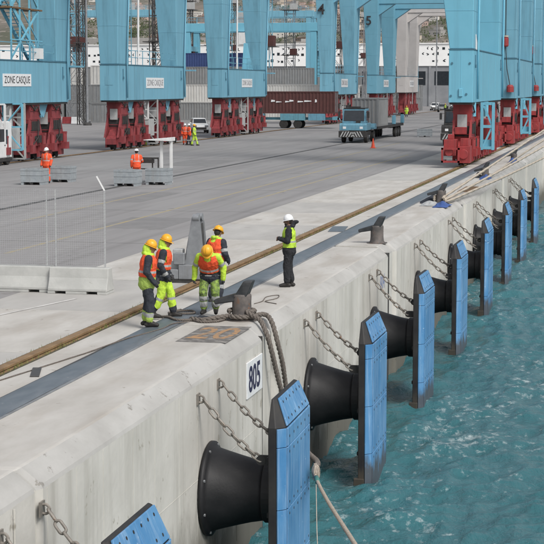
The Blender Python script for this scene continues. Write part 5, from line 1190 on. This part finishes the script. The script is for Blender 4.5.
for k, (x, ml) in enumerate(((-65.2, ['contgrey', 'contgrey', 'contlight']), (-62.4, ['contgrey', 'conttan', 'contgrey']), (-59.6, ['contgrey', 'contgrey', 'conttan']), (-56.8, ['contgrey', 'contgrey', 'contgrey']))):
    STK.append((x, 226 + k * .3, ml, 6.06, 'end-on between second and third cranes, %s column' % ('leftmost', 'second', 'third', 'rightmost')[k], 1))
for x, y, ml, L, where, end in STK:
    for k, mn in enumerate(ml):
        container((x + rr.uniform(-.06, .06), y + rr.uniform(-.05, .05), k * 2.6 - .006 + .004 * k), R(-90) if end else 0, L, mn, '%s container, %s of a stack %s' % (cname[mn], ORD[k] if k < len(ml) - 1 else 'top', where), GC)
# yard gantry cranes
def yard_crane(x, y, W, z, label, mn='cyan2'):
    r = empty('yard_crane', (x, y, -.006), 0, label, 'crane', 'pale blue yard gantry cranes'); m = M[mn]
    for sx in (0, -W):
        for sy in (-3.2, 3.2):
            b = MB(); b.box(sx - .55, sx + .55, sy - .5, sy + .5, 1.6, z); b.build('leg', m, r, bevel=.03)
            for q in (-.9, .9): wheel(r, sx, sy + q, .75, .5)
        b = MB(); b.box(sx - .5, sx + .5, -4.6, 4.6, 1.3, 2.0); b.build('sill', m, r); b = MB(); b.box(sx - .45, sx + .45, -3.6, 3.6, z - 3.4, z - 2.5); b.build('tie_beam', m, r)
    for sy in (-3.2, 3.2):
        b = MB(); b.box(-W - 1.2, 1.2, sy - .6, sy + .6, z, z + 1.5); b.build('main_girder', m, r, bevel=.03)
        b = MB()
        for k in range(14): b.bar((-W + k * W / 13, sy, z + 1.5), (-W + k * W / 13, sy, z + 2.6), .07)
        b.bar((-W, sy, z + 2.55), (0, sy, z + 2.55), .07); b.bar((-W, sy, z + 2.05), (0, sy, z + 2.05), .05); b.build('handrail', M['cyanold'], r)
    b = MB(); b.box(-W * .6, -W * .6 + 4, -3, 3, z + 1.5, z + 3.4); b.build('trolley', M['greybox'], r, bevel=.03); b = MB(); b.box(-W * .6 + .5, -W * .6 + 2.5, -4.9, -3.2, z - 2.3, z - .2); b.build('operator_cab', M['white'], r, bevel=.03)
    b = MB()
    for k in range(22): b.box(.58, 1.1, -3.3, -3.24, 2 + k * .6, 2.06 + k * .6)
    for xx in (.58, 1.08): b.box(xx, xx + .06, -3.32, -3.22, 2, z)
    b.build('ladder', M['dark'], r); b = MB(); b.box(.7, 1.9, -3.4, -2.2, 4.2, 6.6); b.build('machine_house', M['contgrey'], r)
    return r
yard_crane(-49.5, 300, 23, 14.6, 'pale blue yard gantry crane behind the maroon container')
yard_crane(-67, 385, 23, 20.5, 'blue yard gantry crane farther back, beam above the nearer one', 'cyan')
yard_crane(-103, 395, 23, 21.5, 'blue yard gantry crane behind the first and second cranes', 'cyan')
# light masts
def mast(x, y, h, label):
    r = empty('light_mast', (x, y, -.006), 0, label, 'light mast', 'tall light masts in the yard')
    b = MB(); b.cyl((0, 0, 0), (0, 0, h), .15, .10, n=10); b.build('pole', M['steel'], r)
    b = MB(); b.box(-1.3, 1.3, -.25, .25, h, h + .35); b.build('head_frame', M['steeldark'], r); b = MB(); b.lathe([(.55, 0), (.55, .25), (.3, .4)], 12); b.build('base', M['steeldark'], r)
mast(-61.9, 208, 26, 'tall grey light mast between the first two cranes'); mast(-45.5, 330, 30, 'dark light mast right of crane three'); mast(-33.5, 345, 26, 'light mast right of the grey crane'); mast(-88, 300, 28, 'light mast seen through the second crane')
def lattice_tower(x, y, w_, h, mn, label):
    r = empty('lattice_tower', (x, y, -.006), 0, label, 'tower', 'lattice towers in the yard'); m = M[mn]
    for sx in (-1, 1):
        for sy in (-1, 1): b = MB(); b.box(sx * w_ / 2 - .06, sx * w_ / 2 + .06, sy * w_ / 2 - .06, sy * w_ / 2 + .06, 0, h); b.build('stringer', m, r)
    b = MB(); z = 0; k = 0; st = w_ * 1.25
    while z + st < h:
        for sy in (-1, 1):
            b.bar((-w_ / 2, sy * w_ / 2, z), (w_ / 2, sy * w_ / 2, z), .07); s_ = 1 if k % 2 else -1; b.bar((-s_ * w_ / 2, sy * w_ / 2, z), (s_ * w_ / 2, sy * w_ / 2, z + st), .06)
            b.bar((sy * w_ / 2, -w_ / 2, z), (sy * w_ / 2, w_ / 2, z), .07); b.bar((sy * w_ / 2, -s_ * w_ / 2, z), (sy * w_ / 2, s_ * w_ / 2, z + st), .06)
        z += st; k += 1
    tag(b.build('bracing', m, r), kind='stuff')
    for zp in (h * .35, h * .62, h * .88): b = MB(); b.box(-w_ * .9, w_ * .9, -w_ * .9, w_ * .9, zp, zp + .12); b.build('platform', M['steeldark'], r); b = MB(); b.box(w_ * .1, w_ * .8, -w_ * .6, w_ * .2, zp + .12, zp + .12 + w_ * .7); b.build('equipment_box', M['greybox' if zp > h * .5 else 'maroon'], r)
for args in ((-68.5, 222, 1.5, 30, 'steel', 'grey lattice tower left of the second crane'), (-64.0, 212, .9, 30, 'steeldark', 'slim dark lattice tower beside the second crane'), (-51.9, 206, 1.1, 30, 'steeldark', 'dark lattice tower between the second and third cranes'),
             (-60.5, 236, 2.0, 32, 'steeldark', 'dark lattice tower seen through the second crane'), (-57, 258, 2.2, 32, 'cyanold', 'blue lattice tower between the second and third cranes'), (-52.2, 268, 2.4, 32, 'cyan', 'blue lattice tower seen through the third crane'),
             (-43.2, 284, 1.6, 32, 'steeldark', 'dark lattice tower beside crane four'), (-38.5, 318, 1.6, 34, 'steeldark', 'dark lattice tower between cranes four and five'), (-29.5, 362, 1.8, 34, 'steeldark', 'dark lattice tower right of the grey crane'),
             (-82.5, 262, 2.2, 32, 'cyanold', 'blue lattice tower between the first and second cranes'),
             (-73.5, 300, 1.8, 30, 'steeldark', 'distant dark lattice tower between the first and second cranes'), (-78.0, 318, 1.4, 34, 'steel', 'distant grey lattice tower seen through the second crane'), (-72.5, 330, 1.6, 34, 'steeldark', 'distant dark lattice tower at the right inside the second crane'),
             (-55.5, 305, 1.6, 30, 'steel', 'distant grey lattice tower seen through the third crane'), (-52.6, 322, 1.4, 26, 'steeldark', 'distant dark lattice tower right of the third crane'), (-48.2, 340, 1.4, 30, 'steel', 'distant grey lattice tower left of crane four'),
             (-95, 300, 1.8, 32, 'steeldark', 'distant dark lattice tower behind the stairs'), (-33.6, 395, 1.6, 30, 'steel', 'distant grey lattice tower right of the grey crane')): lattice_tower(*args)
# red and white barriers lying by the containers
for k, (x, mn) in enumerate(((-70.6, 'white'), (-69.2, 'white'), (-67.8, 'redbright'), (-66.4, 'white'))):
    b = MB(); b.prism([(-.3, 0), (.3, 0), (.2, .35), (.12, .9), (-.12, .9), (-.2, .35)], 0, -.65, .65); o = b.build('plastic_barrier', M[mn], bevel=.03); o.location = (x, 218 - k * .4, -.006)
    tag(o, ['white plastic barrier at left of the row below the stacks', 'second white plastic barrier in the row below the stacks', 'red plastic barrier in the row below the container stacks', 'white plastic barrier right of the red one'][k], 'barrier', 'plastic barriers by the container stacks')
# long white building
bd = empty('white_building', (0, 420, 0), 0, 'long white flat-roofed building with rows of small dark windows', 'building')
b = MB(); b.box(-175, -34, 0, 24, 9.9, 15.3); wl = b.build('wall', M['bldwhite'], bd)
b = MB(); b.box(-175, -34, .3, 24, -.5, 9.898); b.build('base_storey', M['bldgrey'], bd)
b = MB(); b.box(-175.3, -33.7, -.3, 24.3, 15.3, 15.55); b.build('roof_edge', M['bldwhite'], bd)
wm = []
b = MB(); b.box(-.42, .42, -.03, .02, -.42, .42); wm.append(b.mesh('window', M['glass']))
b = MB(); b.prism([(-.5, .4), (-.1, .45), (.45, .05), (.1, -.45), (-.35, -.42), (.0, .0)], 1, -.03, .02); wm.append(b.mesh('window', M['glass']))
b = MB(); b.prism([(.5, .4), (.1, .45), (-.45, .0), (-.1, -.45), (.4, -.4), (-.0, .02)], 1, -.03, .02); wm.append(b.mesh('window', M['glass']))
n = 0
for row, z in enumerate((11.2, 12.8, 14.2)):
    x = -172.0
    while x < -35:
        if rr.random() < (.62, .72, .58)[row] and n < 290: inst(wm[rr.choice((0, 0, 1, 2))], 'window', bd, (x + rr.uniform(-.25, .25), 0, z + rr.uniform(-.2, .2)), scale=(rr.uniform(.5, .9), 1, rr.uniform(.45, .9))); n += 1
        x += 1.30
for x in np.arange(-170, -36, 6.0): b = MB(); b.box(x - .3, x + .3, -.02, .302, 0, 9.8); b.build('pier', M['bldgrey'], bd)
for x in np.arange(-167, -38, 6.0): b = MB(); b.box(x - 1.9, x + 1.9, .25, .302, 5.2, 8.6); b.build('window_band', M['glass'], bd)
# hillside houses
HM = []
for k in range(7):
    hr = random.Random(40 + k); w_, d_, h_ = hr.uniform(9, 20), hr.uniform(8, 14), hr.uniform(5, 13); b = MB(); b.box(-w_ / 2, w_ / 2, -d_ / 2, d_ / 2, -4, h_)
    b.box(-w_ / 2 - .2, w_ / 2 + .2, -d_ / 2 - .2, d_ / 2 + .2, h_, h_ + .4, 1 if k % 2 else 0)
    if k % 3 == 0: b.box(-w_ * .2, w_ * .35, -d_ * .3, d_ * .3, h_ + .4, h_ + 3.2)
    z = 1.0
    while z < h_ - 1.5:
        x = -w_ / 2 + 1.2
        while x < w_ / 2 - 1.0:
            if hr.random() < .8: b.box(x - .6, x + .6, -d_ / 2 - .05, -d_ / 2 + .05, z, z + 1.5, 2)
            x += 2.5
        z += 3.0
    HM.append([b.mesh('house', [HOUSE[j], M['roof'], M['housewin']]) for j in range(6)])
GH = 'houses scattered over the hillside'
hl = ['cream', 'white', 'pinkish', 'grey', 'ochre', 'brown']; hrng = random.Random(5); n = 0; cells = {}
GAP = [(-.330, 'behind the stairs of the nearest crane'), (-.285, 'between the first and second cranes'), (-.238, 'seen through the second crane'), (-.205, 'between the second and third cranes'), (-.178, 'seen through the third crane'), (-.125, 'between the third crane and crane four'), (-.095, 'behind cranes four and five'), (0, 'right of the grey crane')]
while n < 292:
    y = 1640 + 1900 * hrng.random(); x = (-.345 + .255 * hrng.random()) * (y - 5) + 7
    key = (round(x / 15), round(y / 60))
    if key in cells: continue
    cells[key] = 1
    if math.sin(x * .013 + y * .009) + math.sin(y * .012) < hrng.uniform(-2.4, .2): continue
    j = hrng.choice((0, 0, 1, 1, 2, 2, 3, 3, 4, 5)); hk = hrng.randrange(7); o = inst(HM[hk][j], 'hillside_house', None, (x, y, hz(x, y)), (0, 0, hrng.uniform(-.5, .5)))
    pl = next(q for v, q in GAP if (x - 7.34) / y < v or v == 0)
    tag(o, '%s house with %s, %s on hillside, %s' % (hl[j], ('rooftop room', 'red roof edge', 'plain roof', 'red-edged rooftop room', 'plain flat roof', 'red roof edge', 'rooftop room')[hk], 'high' if y > 2900 else 'midway' if y > 2250 else 'low', pl), 'house', GH); n += 1
# road cut and wall on the lower slope
b = MB(); b.box(-760, 60, 1500, 1506, hz(-300, 1500) - 20, hz(-300, 1500) + 9); tag(b.build('retaining_wall', M['bldgrey']), 'long grey retaining wall across the lower hillside', 'wall')
b = MB(); b.box(-900, 60, 1900, 1906, 20, hz(-300, 1900) + 4); tag(b.build('terrace_wall', HOUSE[3]), 'pale grey terrace wall higher on the hillside', 'wall')
# scrub on the hill
b = MB(); sr = random.Random(9); V = []; F = []
for i in range(9000):
    y = 1440 + 2300 * sr.random() ** 1.3; x = (-.36 + .31 * sr.random()) * y + 7
    if math.sin(x * .012 + 2) + math.sin(y * .008 + x * .006) < sr.uniform(-1.5, 1.0): continue
    z = hz(x, y); s = sr.uniform(2.0, 5.0)
    for k in range(12):
        c = Vector((x + sr.gauss(0, s * .6), y + sr.gauss(0, s * .6), z + abs(sr.gauss(0, s * .5)))); q = s * sr.uniform(.15, .32); q0 = len(V)
        u = Vector((sr.gauss(0, 1), sr.gauss(0, 1), sr.gauss(0, 1))).normalized(); v_ = u.orthogonal().normalized(); V += [c + u * q, c - u * q * .5 + v_ * q, c - u * q * .5 - v_ * q]; F.append((q0, q0 + 1, q0 + 2))
b.add(V, F); o = bpy.data.objects.new('hill_scrub', b.mesh('hill_scrub', M['bush'], recalc=False)); link(o); tag(o, 'dark green scrub covering the far hillside', 'scrub', kind='stuff')
